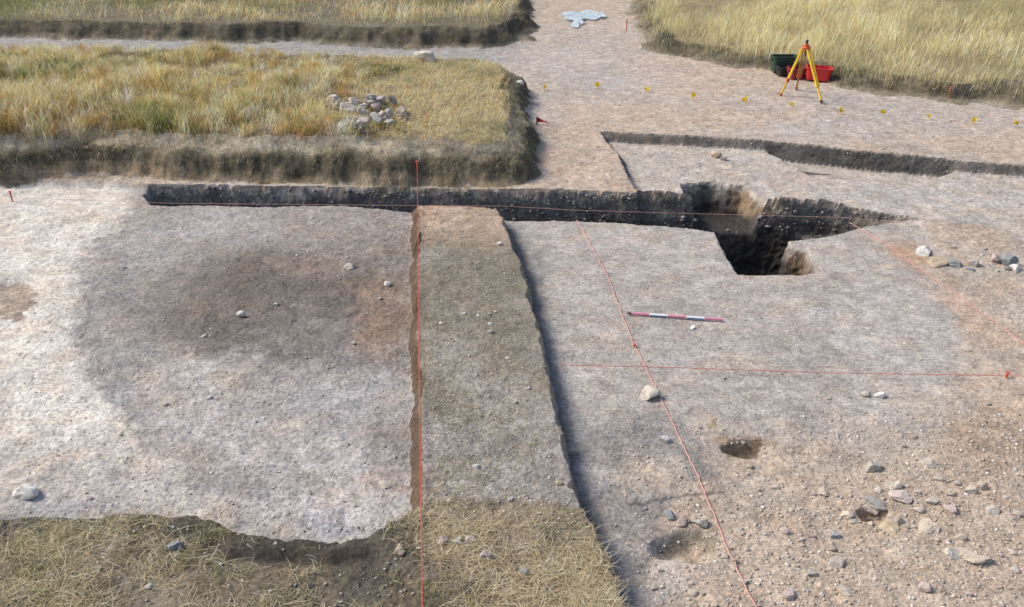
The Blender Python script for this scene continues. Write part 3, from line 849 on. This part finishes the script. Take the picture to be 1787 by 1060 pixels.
def stone(px, py, w, h, key, label, group=None, sub=None, z0=.1, sink=.3, rz=None, tilt=.2, cat='stone', name='stone', lift=0, dep=None, vmul=1.):
    """a stone whose visible top spans about w x h survey pixels"""
    x, y, z = on_ground(px, py, z0)
    s = (y*cp - (z-HC)*sp) / F
    W = w * s; Dp = W * random.uniform(.7, 1.0); 
    if dep: Dp = W * dep
    vert = max(.22*W, min(h * s * .95, .8*W)) * vmul
    if w >= 22:
        me = rock_mesh('stone', int(px*3+py), 4, cuts=11, rough=.15); me.materials.append(STONES[key])
    else:
        me = random.choice(PROTO[key])
    o = bpy.data.objects.new(name, me); COL.objects.link(o)
    o.scale = (W/2*1.15, Dp/2*1.1, vert/2*1.15)
    o.location = (x, y, z + vert/2 * (1 - 2*sink) + lift)
    o.rotation_euler = (random.uniform(-tilt, tilt), random.uniform(-tilt, tilt), random.uniform(-.5, .5) if rz is None else rz)
    tag(o, label, cat, group)
    return o

stone(44,866,50,34,'white','white boulder on the dug floor close to the straw covered bank', cat='boulder', name='boulder', sink=.25)
stone(305,958,27,20,'blue','smooth blue-grey stone lying in straw at the bank rim',sink=.25)
stone(262,1026,20,15,'pale','pale rounded stone in the straw near the bottom frame edge',sink=.3)
stone(422,553,17,14,'white','white stone on the dark brown pit fill in the middle of its floor',sink=.2)
stone(610,468,24,14,'pale','pale oblong stone on brown soil between the berm and the far trench',sink=.3)
stone(678,498,14,11,'white','small white stone beside the berm, close to its brown side face',sink=.2)
stone(1131,692,42,24,'pale','pale squared stone against the slanting red string',sink=.25)
stone(1162,771,20,14,'white','bright white stone beside the slanting red string below a pale block',sink=.2)
stone(1512,690,17,12,'pale','smaller of two pale stones lying together on the grey floor',sink=.25)
stone(1536,693,20,14,'white','larger of two pale stones lying together on the grey floor',sink=.25)
stone(1576,872,46,17,'pink','long flat pinkish stone at the top of the rubble',sink=.3, tilt=.1)
stone(1526,884,38,17,'grey','grey wedge stone overhanging a dark hollow in the rubble',sink=.05, tilt=.1)
stone(1622,923,52,30,'tan','broad tan slab set flush in the rubble',sink=.4, tilt=.1)
stone(1690,972,74,22,'tan','big beige lens-shaped slab tilted in the rubble', sink=.35, rz=-.42, dep=.42, tilt=.08)
stone(1479,902,32,20,'tan','tan stone just in front of the wedge stone and its hollow',sink=.3)
stone(1436,862,22,13,'tan','tan stone at the upper tip of the rubble spread',sink=.3)
stone(1556,924,46,20,'yellow','yellowish stone half buried between hollow and broad slab',sink=.4)
stone(1456,936,18,14,'blue','blue-grey pebble-like stone in the middle of the rubble',sink=.3)
stone(1595,765,14,9,'tan','tan stone alone on the brown soil above the rubble',sink=.3)
stone(1166,902,24,16,'blue','bluish stone at the back rim of the oval hollow',sink=.25)
stone(1190,913,28,18,'pink','pinkish stone in the middle of the back rim of the oval hollow',sink=.25)
stone(1224,916,30,18,'grey','grey stone beside the string on the back rim of the oval hollow',sink=.25)
stone(1613,442,38,17,'white','pale flat stone leading the row of rocks on the far soil',sink=.3)
stone(1636,461,36,20,'yellow','yellow-brown rock next to the pale flat stone',sink=.3)
stone(1664,463,30,16,'blue','blue-grey rock behind the yellow-brown rock',sink=.3)
stone(1700,463,20,16,'grey','small grey rock in the gap of the rock row',sink=.3)
stone(1740,456,28,20,'pink','pinkish rock beside the blue boulder at the frame edge',sink=.25)
stone(1760,461,30,22,'blue','blue-grey boulder in the rock row by the frame edge',sink=.25, name='boulder', cat='boulder')
stone(1771,472,24,15,'white','white rock in front of the blue-grey boulder',sink=.2)
stone(1249,274,21,14,'yellow','ochre stone on the floor of the shallow cut',sink=.2)
stone(1264,280,14,9,'grey','small grey stone touching the ochre one in the shallow cut',sink=.2)
stone(771,948,24,17,'pink','squared pink stone at the berm end beside the string',sink=.25,z0=.22)
stone(798,945,22,12,'grey','grey stone second in the short row across the berm end',sink=.3,z0=.22)
stone(820,942,26,12,'pink','pink flat stone third in the short row across the berm end',sink=.3,z0=.22)
stone(852,974,26,20,'pink','upright pinkish stone in straw at the middle of the berm end',sink=.25,z0=.22)
stone(915,1002,20,15,'blue','round bluish stone in the straw of the berm end',sink=.25,z0=.22)
stone(832,815,14,10,'white','white stone alone on the pale bare part of the berm',sink=.3,z0=.22)
stone(857,580,11,8,'pale','pale stone on the berm top, halfway along',sink=.25,z0=.22)
stone(853,550,9,7,'pale','tiny pale stone on the berm top just beyond another pale one',sink=.25,z0=.22)
stone(975,846,14,11,'yellow','ochre stone at the crumbling edge of the berm',sink=.3,z0=.22)
stone(675,846,32,10,'pale','long pale stone on reddish soil beside the berm foot',sink=.3)
stone(697,962,22,17,'yellow','ochre stone at the corner of bank and berm',sink=.3,z0=.25)
stone(998,790,18,16,'grey','grey stone in the shade at the berm foot',sink=.3)
stone(742,106,34,24,'pale','pale boulder alone among the grass of the terrace',z0=.75, name='boulder', cat='boulder', sink=.15)
stone(583,184,26,20,'pale','pale stone standing apart from the stone heap in the grass',z0=.75,sink=.15)
stone(606,193,36,18,'pale','long pale stone between the lone stone and the heap',z0=.75,sink=.2)
stone(908,147,14,9,'white','white stone on the crumbling corner of the terrace beside the path',z0=.25,sink=.25)
stone(1190,28,14,7,'white','white stone at the tip of the golden field',z0=.4,sink=.2)

# heap of fieldstones
hx, hy, hz = on_ground(655, 208, .75)
rr = random.Random(5)
for i in range(30):
    px = 655 + rr.uniform(-1, 1) * 52; k = 1 - abs((px-655)/62)
    py = 206 + rr.uniform(-1, 1) * 26
    stone(px, py, rr.uniform(16, 27), rr.uniform(12, 20), rr.choice(['grey','pale','tan','grey','pale','pink']),
          'grey angular fieldstone in the heap at the edge of the grass terrace', 'heap of fieldstones', z0=.75, sink=.12, tilt=.6, lift=max(0, .12*k*rr.random()))

def spread(n, region, keys, smin, smax, label, group, z0=.05, test=None, seed=1, sink=.35):
    r = random.Random(seed); c = 0; guard = 0
    while c < n and guard < n*30:
        guard += 1
        px = r.uniform(region[0], region[2]); py = r.uniform(region[1], region[3])
        if test and not test(px, py, r): continue
        w = smin + (smax - smin) * r.random()**2.2
        stone(px, py, w, w*r.uniform(.5,.85), r.choice(keys), label, group, z0=z0, sink=r.uniform(.28,.48)); c += 1

bermR = lambda py: np.interp(py, [380,450,520,600,700,790,860,930,1045], [880,905,925,945,965,985,1003,1030,1077])
spread(108, (1110,800,1790,1045), ['tan','pale','pale','tan','pink','pale'], 8, 30, 'small tan stone in the rubble spread on brown soil', 'stones of the rubble spread',
       test=lambda px, py, r: r.random() < .15 + .85*float(sstep(1180, 1500, np.array(px + (py-900)*.9))), seed=11)
spread(20, (1250,600,1790,790), ['pale','tan','grey'], 5, 11, 'little pale stone on the soil above the rubble', 'small stones above the rubble', seed=12)
spread(12, (1000,480,1500,700), ['pale','grey'], 4, 8, 'tiny stone on the grey floor near the scale bar', 'tiny stones on the scale bar floor', seed=13)
spread(28, (150,380,715,920), ['white','pale','grey'], 5, 12, 'small pale stone on the floor between white clay and berm', 'small stones on the wide pit floor', z0=.1, seed=14)
spread(36, (740,390,1040,900), ['pale','white','tan'], 5, 12, 'small stone in the trodden top of the berm', 'small stones on the berm', z0=.22, seed=15, test=lambda px, py, r: 745 < px < float(bermR(py)) - 12)
spread(18, (10,930,1050,1045), ['grey','pale','tan','pink'], 7, 17, 'small stone lying among the loose straw', 'small stones in the straw', z0=.25, seed=16)
spread(9, (1590,430,1785,480), ['grey','pale','blue'], 8, 15, 'small rock filling the row of rocks on the far soil', 'small rocks of the rock row', seed=17)

# gravel: uncountable grit on floors and in the trench faces
def gravel():
    bases = []
    for s in range(5):
        bm = rock_bm(900+s, 1, cuts=4, rough=.1); bm.verts.ensure_lookup_table()
        bases.append((np.array([v.co[:] for v in bm.verts]), np.array([[v.index for v in f.verts] for f in bm.faces]))); bm.free()
    pts = []
    def add(n, box, lo, hi, cols, test, z0=.05):
        px = RNG.uniform(box[0], box[2], n); py = RNG.uniform(box[1], box[3], n)
        k = test(px, py); px, py = px[k], py[k]
        x, y, z = on_ground_many(px, py, z0)
        r = (lo + (hi-lo) * RNG.random(len(px))**3)
        pts.append((x, y, z, r, pick(cols, len(px), .16, hue=.015)))
    pal = [(.46,.42,.38),(.40,.34,.27),(.52,.48,.44),(.34,.30,.26),(.44,.36,.28)]
    add(6500, (1060,720,1850,1080), .004, .017, pal, lambda a, b: RNG.random(len(a)) < .25 + .75*sstep(1150, 1500, a + (b-880)*.8))
    add(2600, (960,420,1800,760), .004, .012, pal, lambda a, b: a > bermR(b) + 15)
    add(2600, (10,370,715,930), .004, .013, pal + [(.6,.57,.52)], lambda a, b: a > 40, .1)
    add(2600, (740,370,1060,905), .004, .013, pal, lambda a, b: a < bermR(b) - 8, .22)
    add(500, (740,905,1075,1050), .004, .012, [(.30,.26,.21),(.22,.20,.17),(.36,.32,.27)], lambda a, b: a < bermR(b) - 8, .22)
    add(700, (0,920,760,1060), .005, .016, [(.30,.26,.21),(.22,.20,.17),(.36,.32,.27)], lambda a, b: np.hypot((a-525)/165, (b-962)/34) > 1, .25)
    add(2200, (920,60,1790,330), .006, .020, pal, lambda a, b: a > 940 + 0*b, .2)
    # stones standing in the trench face
    fe = np.array([p for p in TR[1:12]])
    n = 2300
    t = RNG.random(n)
    xs = RNG.uniform(fe[0,0], fe[-1,0], n)
    ys = np.interp(xs, fe[:,0], fe[:,1])
    off = RNG.uniform(-.01, .12, n)
    z, M = terrain(xs, ys - off)
    z = np.clip(z, -.3, .3)
    xk = fe[5, 0]; top = np.where(xs < xk, .2, .04)
    z2 = top - .035 - RNG.random(n)**1.2 * .42
    # put each on the face: search the depth at which the land passes this height
    best = np.full(n, 9.); by = ys.copy()
    for q in np.linspace(-.06, .22, 30):
        zz = terrain(xs, ys - q, False)[0]; d = np.abs(zz - z2)
        m = d < best; best[m] = d[m]; by[m] = (ys - q)[m]
    pxs = proj(xs, by, z2)[0]
    k = (best < .06) & (RNG.random(n) < np.where(pxs < 860, .45, np.where(pxs < 1115, 1.0, .35)))
    r = (.008 + .030 * RNG.random(n)**2.2) * (1 + .35*sstep(2.0, 2.6, xs)*(xs < 4))
    pts.append((xs[k], by[k] - .002, z2[k], r[k], pick([(.20,.19,.18),(.17,.16,.155),(.14,.135,.13),(.12,.115,.11),(.27,.25,.23)], int(k.sum()), .2, hue=.01)))
    V = []; Fc = []; C = []; off = 0
    for (x, y, z, r, c) in pts:
        for g in range(5):
            bv, bf = bases[g]
            ii = np.arange(g, len(x), 5)
            if not len(ii): continue
            a = RNG.uniform(0, 6.28, len(ii)); sc = np.stack([r[ii]*RNG.uniform(.8,1.4,len(ii)), r[ii]*RNG.uniform(.7,1.1,len(ii)), r[ii]*RNG.uniform(.5,.9,len(ii))], -1)
            vv = bv[None] * sc[:, None]
            ca, sa = np.cos(a)[:, None], np.sin(a)[:, None]
            vx = vv[..., 0]*ca - vv[..., 1]*sa + x[ii][:, None]; vy = vv[..., 0]*sa + vv[..., 1]*ca + y[ii][:, None]
            vz = vv[..., 2] + z[ii][:, None] + r[ii][:, None]*.15
            V.append(np.stack([vx, vy, vz], -1).reshape(-1, 3)); C.append(np.repeat(c[ii], len(bv), 0))
            Fc.append((bf[None] + (np.arange(len(ii))*len(bv))[:, None, None] + off).reshape(-1, 3)); off += len(ii)*len(bv)
    V = np.concatenate(V); Fc = np.concatenate(Fc); C = np.concatenate(C)
    me = bpy.data.meshes.new('gravel')
    me.vertices.add(len(V)); me.vertices.foreach_set('co', V.ravel().astype(np.float32))
    me.loops.add(Fc.size); me.loops.foreach_set('vertex_index', Fc.ravel().astype(np.int32))
    me.polygons.add(len(Fc)); me.polygons.foreach_set('loop_start', np.arange(0, Fc.size, 3, dtype=np.int32))
    me.update(calc_edges=True)
    a = me.attributes.new('col', 'FLOAT_COLOR', 'POINT'); a.data.foreach_set('color', np.c_[C, np.ones(len(C))].ravel().astype(np.float32))
    m, nt, b = new_mat('grit')
    at = N(nt, 'ShaderNodeAttribute', attribute_name='col'); nt.links.new(at.outputs['Color'], b.inputs['Base Color'])
    b.inputs['Roughness'].default_value = .95; b.inputs['Specular IOR Level'].default_value = .15
    tag(link('gravel', me, m), 'fine gravel and grit over the dug floors and trench faces', 'gravel', kind='stuff')
gravel()

# ------------------------------------------------------------------ survey strings and their pegs
def string_obj(label, pts, r, mat, drape=False, fray=0.):
    bm = bmesh.new()
    P = []
    for (a, b) in zip(pts[:-1], pts[1:]):
        a, b = Vector(a), Vector(b); n = max(2, int((b-a).length / .06))
        for i in range(n): P.append(a.lerp(b, i/n))
    P.append(Vector(pts[-1]))
    rs = random.Random(len(P))
    out = []
    for p in P:
        z = p.z
        if drape: z = H(p.x, p.y) + r*.9
        out.append((p.x + rs.uniform(-1,1)*fray, p.y, z))
    if drape:      # a string bridges small dips
        zz = np.array([q[2] for q in out]); k = 4
        zm = np.array([zz[max(0,i-k):i+k+1].max() for i in range(len(zz))]); zs = np.array([zm[max(0,i-k):i+k+1].mean() for i in range(len(zz))])
        out = [(q[0], q[1], float(max(z, a))) for q, z, a in zip(out, zs, zz)]
    tube(bm, out, r, 6)
    return tag(bmobj('survey_string', bm, mat, smooth=True), label, 'string', 'red survey strings')

def U(px, py, z): 
    p = unproj(px, py, z); return (float(p[0]), float(p[1]), z)

pegA = on_ground(728, 290, .5)
string_obj('taut red string along the straight brown edge of the berm', [U(728,285,pegA[2]+.1), U(729,359,.30), U(731,600,.265), U(737,1045,.30), U(740,1200,.33)], .0035, STRING)
string_obj('long red string running along the far trench across the site', [U(22,345,.20), U(290,355,.21), U(728,359,.25), U(880,360,.25), U(1000,367,.22), U(1200,373,.16), U(1480,380,.13), U(1690,399,.12)], .0022, PINKSTR)
string_obj('faded pink string lying aslant across the grey floor with the scale bar', [U(985,334,.22), U(1010,383,.05), U(1060,480,.02), U(1107,600,.02), U(1160,705,.02), U(1215,820,.02), U(1265,945,.02), U(1312,1045,.02), U(1345,1110,.02)], .005, PINKSTR, drape=True, fray=.007)
string_obj('red string crossing the floor just in front of the scale bar', [U(978,637,.05), U(1180,642,.05), U(1450,651,.06), U(1755,656,.10), U(1830,658,.12)], .0026, STRING)
string_obj('faint red string over the orange soil beside the rock row', [U(1485,378,.1), U(1560,432,.05), U(1690,530,.06), U(1800,612,.06)], .0042, PINKSTR, drape=True, fray=.01)

def peg(px, py, z0, hgt, label, r=.012):
    x, y, z = on_ground(px, py, z0)
    root = empty('survey_peg', (x, y, z)); tag(root, label, 'peg')
    bm = bmesh.new(); tube(bm, [(0,0,-.06),(0,0,hgt)], [r*.7, r], 8); bmobj('peg_shaft', bm, ORANGE, root)
    bm = bmesh.new(); tube(bm, [(0,0,hgt),(0,0,hgt+.012)], r*1.8, 10); bmobj('peg_head', bm, STRING, root)
    return root
peg(22, 352, .12, .14, 'thin red peg in the white clay at the end of the long string', .011)
peg(728, 296, .5, .11, 'red peg on the terrace slope holding the berm string', .014)
peg(1756, 660, .06, .05, 'short red peg holding the string across the rubble side', .010)
peg(1107, 606, 0, .02, 'low red peg in the grey floor beside the scale bar', .009)
peg(1655, 172, .2, .22, 'thin brown stake standing alone on the grey path by the field', .010)
peg(1093, 55, .2, .3, 'thin orange stake far up the path near the plastic sheet', .016)

# yellow tagged pegs across the path
def tag_mesh():
    bm = bmesh.new(); n = 6
    rows = []
    for i in range(n+1):
        u = i/n - .5
        rows.append([Vector((u*.125, .03*math.cos(u*2.4) - .02 - .05*u*u, zz)) for zz in (.075, .165)])
    vs = [[bm.verts.new(p) for p in r_] for r_ in rows]
    fs = [bm.faces.new((vs[i][0], vs[i+1][0], vs[i+1][1], vs[i][1])) for i in range(n)]
    bmesh.ops.solidify(bm, geom=fs, thickness=.006)
    bmesh.ops.recalc_face_normals(bm, faces=bm.faces)
    me = bpy.data.meshes.new('plastic_tag'); bm.to_mesh(me); bm.free(); me.materials.append(YTAG); return me
TAGM = tag_mesh()
bm = bmesh.new(); tube(bm, [(0,0,-.05),(0,0,.17)], [.006,.009], 8)
STK = bpy.data.meshes.new('stake'); bm.to_mesh(STK); bm.free(); STK.materials.append(YEL)
ordinals = ['nearest to the terrace corner','second from the terrace corner','third from the terrace corner','fourth from the terrace corner','fifth from the terrace corner, in front of the tripod','sixth from the terrace corner, below a tripod foot',
            'seventh from the terrace corner, just past the tripod','fourth from the end, well past the tripod','third from the end of the row','second from the end of the row','at the very end of its row']
for i, (px, py) in enumerate([(950,158),(1044,157),(1131,162),(1215,174),(1303,180),(1386,190),(1466,200),(1542,204),(1620,210),(1697,216),(1768,221)]):
    x, y, z = on_ground(px, py, .2)
    root = empty('tagged_peg', (x, y, z), random.uniform(-.5, .5)); root.rotation_euler.x = random.uniform(-.3,.3); root.rotation_euler.y = random.uniform(-.4,.4)
    tag(root, 'yellow tagged peg on the path, ' + ordinals[i], 'peg', 'yellow tagged pegs across the path')
    a = bpy.data.objects.new('stake', STK); COL.objects.link(a); a.parent = root
    b = bpy.data.objects.new('plastic_tag', TAGM); COL.objects.link(b); b.parent = root; b.rotation_euler = (random.uniform(-.5,.5), random.uniform(-.4,.4), random.uniform(-.9,.9)); b.location.z = random.uniform(-.03,.01); b.scale = (random.uniform(.6,1.05), 1, random.uniform(.7,1.1))
    s = random.uniform(.7, 1.0); root.scale = (s, s, s)

# small red pennant on a dark stub
x, y, z = on_ground(937, 217, .2)
root = empty('red_pennant', (x, y, z)); tag(root, 'small red pennant flopped down on the path beside the terrace', 'flag')
bm = bmesh.new(); tube(bm, [(0,0,-.03),(0,0,.13)], .012, 8); bmobj('stub', bm, DARKM, root)
bm = bmesh.new()
A = [(.012,0,.125),(.012,.01,.03),(.10,-.05,.05),(.11,-.03,.075),(.27,-.10,.018)]
v = [bm.verts.new(p) for p in A]
fs = [bm.faces.new((v[0],v[1],v[2],v[3])), bm.faces.new((v[3],v[2],v[4]))]
bmesh.ops.solidify(bm, geom=fs, thickness=.005); bmobj('pennant_cloth', bm, REDCLOTH, root)

# ------------------------------------------------------------------ tripod
def tripod():
    ax, ay, az = on_ground(1400, 163, .2)
    c = unproj(1405, 172, .2)
    feet = [on_ground(1362, 168, .2), on_ground(1434, 181, .2), on_ground(1389, 157, .2)]
    dep = c[1]*cp + (HC-.2)*sp
    # apex above the middle of the feet
    fx = sum(f[0] for f in feet)/3; fy = sum(f[1] for f in feet)/3
    zap = .2
    for _ in range(60):
        qx, qy = proj(np.array(fx), np.array(fy), np.array(zap))
        if qy <= 84: break
        zap += .02
    gx = unproj(1409, 84, zap)[0]
    ap = Vector((float(gx), fy, zap))
    root = empty('survey_tripod', (ap.x, ap.y, feet[0][2])); tag(root, 'yellow wooden survey tripod with orange head standing on the path', 'tripod')
    base = Vector(root.location)
    L = lambda v: Vector(v) - base
    hd = ap - base
    bm = bmesh.new()
    tube(bm, [hd + Vector((0,0,-.05)), hd + Vector((0,0,-.035)), hd + Vector((0,0,.0)), hd + Vector((0,0,.012))], [.05,.085,.085,.075], 18)
    bmobj('head_plate', bm, ORANGE, root)
    bm = bmesh.new(); tube(bm, [hd + Vector((0,0,.012)), hd + Vector((0,0,.05)), hd + Vector((0,0,.06))], [.055,.05,.03], 14)
    tb = bmobj('tribrach', bm, ORANGE, root)
    bm = bmesh.new(); tube(bm, [hd + Vector((0,0,.06)), hd + Vector((0,0,.13)), hd + Vector((0,0,.14))], [.022,.03,.015], 12)
    bmobj('adapter', bm, DARKM, tb)
    bm = bmesh.new(); tube(bm, [hd + Vector((0,0,-.05)), hd + Vector((0,0,-.17))], [.015,.012], 8); bmobj('clamp_screw', bm, DARKM, root)
    for i, f in enumerate(feet):
        f = Vector(f); out = Vector((f.x-ap.x, f.y-ap.y, 0)).normalized()
        top = ap + out*.07 + Vector((0,0,-.03)); d = (f - top); side = Vector((-out.y, out.x, 0))
        mid = top + d*.62; wmat = YEL if i < 2 else WOOD
        bm = bmesh.new()
        for sgn in (-1, 1): beam(bm, L(top + side*sgn*.035), L(top + d*.66 + side*sgn*.024), .024, .03, side)
        beam(bm, L(top + d*.30 - side*.035), L(top + d*.30 + side*.035), .024, .022, (0,0,1))
        leg = bmobj('leg', bm, wmat, root)
        bm = bmesh.new(); beam(bm, L(top + d*.42), L(top + d*.955), .030, .032, side); bmobj('lower_rail', bm, YEL if i < 2 else WOOD, leg)
        bm = bmesh.new(); beam(bm, L(top + d*.62), L(top + d*.69), .085, .05, side); bmobj('clamp', bm, ORANGE if i != 1 else YEL, leg)
        bm = bmesh.new(); tube(bm, [L(top + d*.94), L(top + d*.975), L(f - Vector((0,0,.03)))], [.026,.024,.006], 10)
        beam(bm, L(top + d*.955 - out*.01), L(top + d*.955 + out*.09), .03, .014, side); bmobj('foot_spike', bm, ORANGE if i != 1 else DARKM, leg)
tripod()

# ------------------------------------------------------------------ tubs and crates behind the tripod
def crate(px, py, z0, w, d, h, mat, rz, label, taper=.12, name='plastic_tub', tiltx=0., tilty=0.):
    x, y, z = on_ground(px, py, z0)
    root = empty(name, (x, y, z + .005), rz); root.rotation_euler = (tiltx, tilty, rz); tag(root, label, 'tub')
    bm = bmesh.new(); t = .012
    def ring(sx, sy, zz, k=4):
        vs = []
        for (qx, qy, a0) in ((1,1,0),(-1,1,90),(-1,-1,180),(1,-1,270)):
            r = min(sx, sy)*.22
            for i in range(k+1):
                a = math.radians(a0 + 90*i/k); vs.append(bm.verts.new((qx*(sx/2-r)+r*math.cos(a), qy*(sy/2-r)+r*math.sin(a), zz)))
        return vs
    rs = [ring(w*(1-taper), d*(1-taper), 0), ring(w*(1-taper*.5), d*(1-taper*.5), h*.5), ring(w, d, h-.02), ring(w-2*t, d-2*t, h-.02), ring(w*(1-taper)-2*t, d*(1-taper)-2*t, t)]
    for a, b in zip(rs[:-1], rs[1:]):
        for i in range(len(a)): bm.faces.new((a[i], a[(i+1)%len(a)], b[(i+1)%len(a)], b[i]))
    bm.faces.new(rs[0][::-1]); bm.faces.new(rs[-1])
    bmobj('tub_body', bm, mat, root)
    bm = bmesh.new(); o = ring(w+.03, d+.03, h-.022); o2 = ring(w+.03, d+.03, h+.002); i2 = ring(w-2*t, d-2*t, h+.002); i1 = ring(w-2*t, d-2*t, h-.022)
    for a, b in ((o,o2),(o2,i2),(i2,i1),(i1,o)):
        for i in range(len(a)): bm.faces.new((a[i], a[(i+1)%len(a)], b[(i+1)%len(a)], b[i]))
    bmobj('rim', bm, mat, root)
    for sgn in (-1, 1):
        bm = bmesh.new(); beam(bm, (sgn*(w/2+.02), -.06, h-.05), (sgn*(w/2+.02), .06, h-.05), .012, .05, (1,0,0)); bmobj('handle', bm, mat, root)
    return root
crate(1426, 139, .2, .52, .36, .25, REDP, -.28, 'bright red plastic tub on the path just behind the tripod legs', tilty=.05)
crate(1388, 137, .2, .34, .30, .22, DREDP, .15, 'dark red tub half hidden behind the tripod leg')
crate(1366, 133, .2, .26, .24, .20, BLACKP, .1, 'black tub next to the dark red one at the field bank')
crate(1366, 125, .2, .54, .30, .33, GREENP, .05, 'tall dark green crate standing behind the black tub', name='plastic_crate')

# ------------------------------------------------------------------ scale bar
def scale_bar():
    a = Vector(on_ground(1101, 551, 0)); b = Vector(on_ground(1262, 562, 0))
    d = (b - a); Ln = d.length; ang = math.atan2(d.y, d.x)
    root = empty('scale_bar', a + Vector((0,0,.026)), ang); root.rotation_euler.y = -math.atan2(b.z-a.z, Vector((d.x,d.y)).length); tag(root, 'red and white ranging pole lying flat on the grey floor', 'scale bar')
    n = 5
    for i in range(n):
        bm = bmesh.new(); beam(bm, (Ln*i/n, 0, 0), (Ln*(i+1)/n, 0, 0), .027, .024, (0,1,0), bev=.005)
        bmobj('band', bm, [SCALERED, WHITEP][i % 2] if i != 1 else WHITEP, root)
        if i in (1, 3):
            bm = bmesh.new(); beam(bm, (Ln*i/n+.01, -.0165, -.003), (Ln*(i+1)/n-.01, -.0165, -.003), .006, .014, (0,1,0), bev=0); bmobj('side_mark', bm, BLUEP, root)
    bm = bmesh.new(); tube(bm, [(-.05,0,0),(-.02,0,0),(.0,0,0)], [.004,.015,.018], 10); bmobj('tip', bm, DARKM, root)
scale_bar()

# white paper label below the scale bar
x, y, z = on_ground(1209, 576, 0)
bm = bmesh.new(); beam(bm, (-.02,0,0), (.02,.05,.012), .03, .003, (1,0,0), bev=0)
o = bmobj('paper_label', bm, WHITEP); o.location = (x, y, z+.012); tag(o, 'tiny white slip lying on the floor just in front of the scale bar', 'label')

# twig on the berm edge
bm = bmesh.new()
p = [U(733,405,.235), U(730,414,.25), U(727,424,.25), U(722,440,.22)]
tube(bm, p, [.008,.013,.012,.005], 7)
tube(bm, [p[1], U(733,419,.265)], [.007,.003], 6)
tag(bmobj('twig', bm, TWIG, smooth=True), 'dark crooked twig on the edge of the berm near its far end', 'twig')

# pale plastic sheet far up the path
def sheet():
    out = [(978,26),(992,20),(1010,23),(1030,19),(1052,24),(1060,31),(1040,36),(1022,35),(1014,44),(1006,51),(996,46),(1000,38),(985,36)]
    poly = [tuple(unproj(p[0], p[1], .22)) for p in out]
    a = np.array(poly); lo, hi = a.min(0), a.max(0)
    nx, ny = 70, 60
    xs = np.linspace(lo[0], hi[0], nx); ys = np.linspace(lo[1], hi[1], ny)
    X, Y = np.meshgrid(xs, ys)
    d = sdf(X.ravel(), Y.ravel(), poly) + fbm(X.ravel()*6, Y.ravel()*6, 301, 3)*.12
    zt = terrain(X.ravel(), Y.ravel(), False)[0]
    z = zt + .02 + .07*np.abs(fbm(X.ravel()*2.2, Y.ravel()*2.2, 302, 3)) + .03*np.abs(fbm(X.ravel()*7, Y.ravel()*7, 303, 2))
    bm = bmesh.new(); vs = {}
    for j in range(ny-1):
        for i in range(nx-1):
            ids = [j*nx+i, j*nx+i+1, (j+1)*nx+i+1, (j+1)*nx+i]
            if all(d[k] < 0 for k in ids):
                f = []
                for k in ids:
                    if k not in vs: vs[k] = bm.verts.new((X.ravel()[k], Y.ravel()[k], z[k]))
                    f.append(vs[k])
                bm.faces.new(f)
    bmesh.ops.solidify(bm, geom=list(bm.faces), thickness=.004)
    tag(bmobj('plastic_sheet', bm, SHEET, smooth=True), 'crumpled pale blue-white sheet lying far up the dirt path', 'sheet')
sheet()

# ------------------------------------------------------------------ light, sky, camera
SUN_EL, SUN_AZ = math.radians(46), math.radians(-78)     # azimuth from +Y towards +X
w = bpy.data.worlds.new('World'); S.world = w; w.use_nodes = True
nt = w.node_tree; bg = nt.nodes['Background']
sky = nt.nodes.new('ShaderNodeTexSky'); sky.sky_type = 'NISHITA'; sky.sun_disc = False
sky.sun_elevation = SUN_EL; sky.sun_rotation = SUN_AZ; sky.dust_density = 2.5; sky.air_density = 1.0
nt.links.new(sky.outputs[0], bg.inputs[0]); bg.inputs[1].default_value = .105
sd = bpy.data.lights.new('sun', 'SUN'); sd.energy = 2.0; sd.angle = math.radians(20); sd.color = (1, .93, .82)
so = bpy.data.objects.new('sun', sd); COL.objects.link(so)
dirv = Vector((math.cos(SUN_EL)*math.sin(SUN_AZ), math.cos(SUN_EL)*math.cos(SUN_AZ), math.sin(SUN_EL)))
so.rotation_euler = dirv.to_track_quat('Z', 'Y').to_euler(); so.location = (-10, 10, 20)

cam = bpy.data.cameras.new('camera'); co = bpy.data.objects.new('camera', cam); COL.objects.link(co)
co.location = (0, 0, HC); co.rotation_euler = (math.pi/2 - PITCH, 0, 0)
cam.sensor_width = 36; cam.sensor_fit = 'HORIZONTAL'; cam.lens = 36 * F / 1787
cam.clip_end = 5000; cam.clip_start = .05
S.camera = co
S.view_settings.view_transform = 'Standard'; S.view_settings.look = 'None'; S.view_settings.gamma = 1
S.view_settings.exposure = 0.86; S.view_settings.use_curve_mapping = False
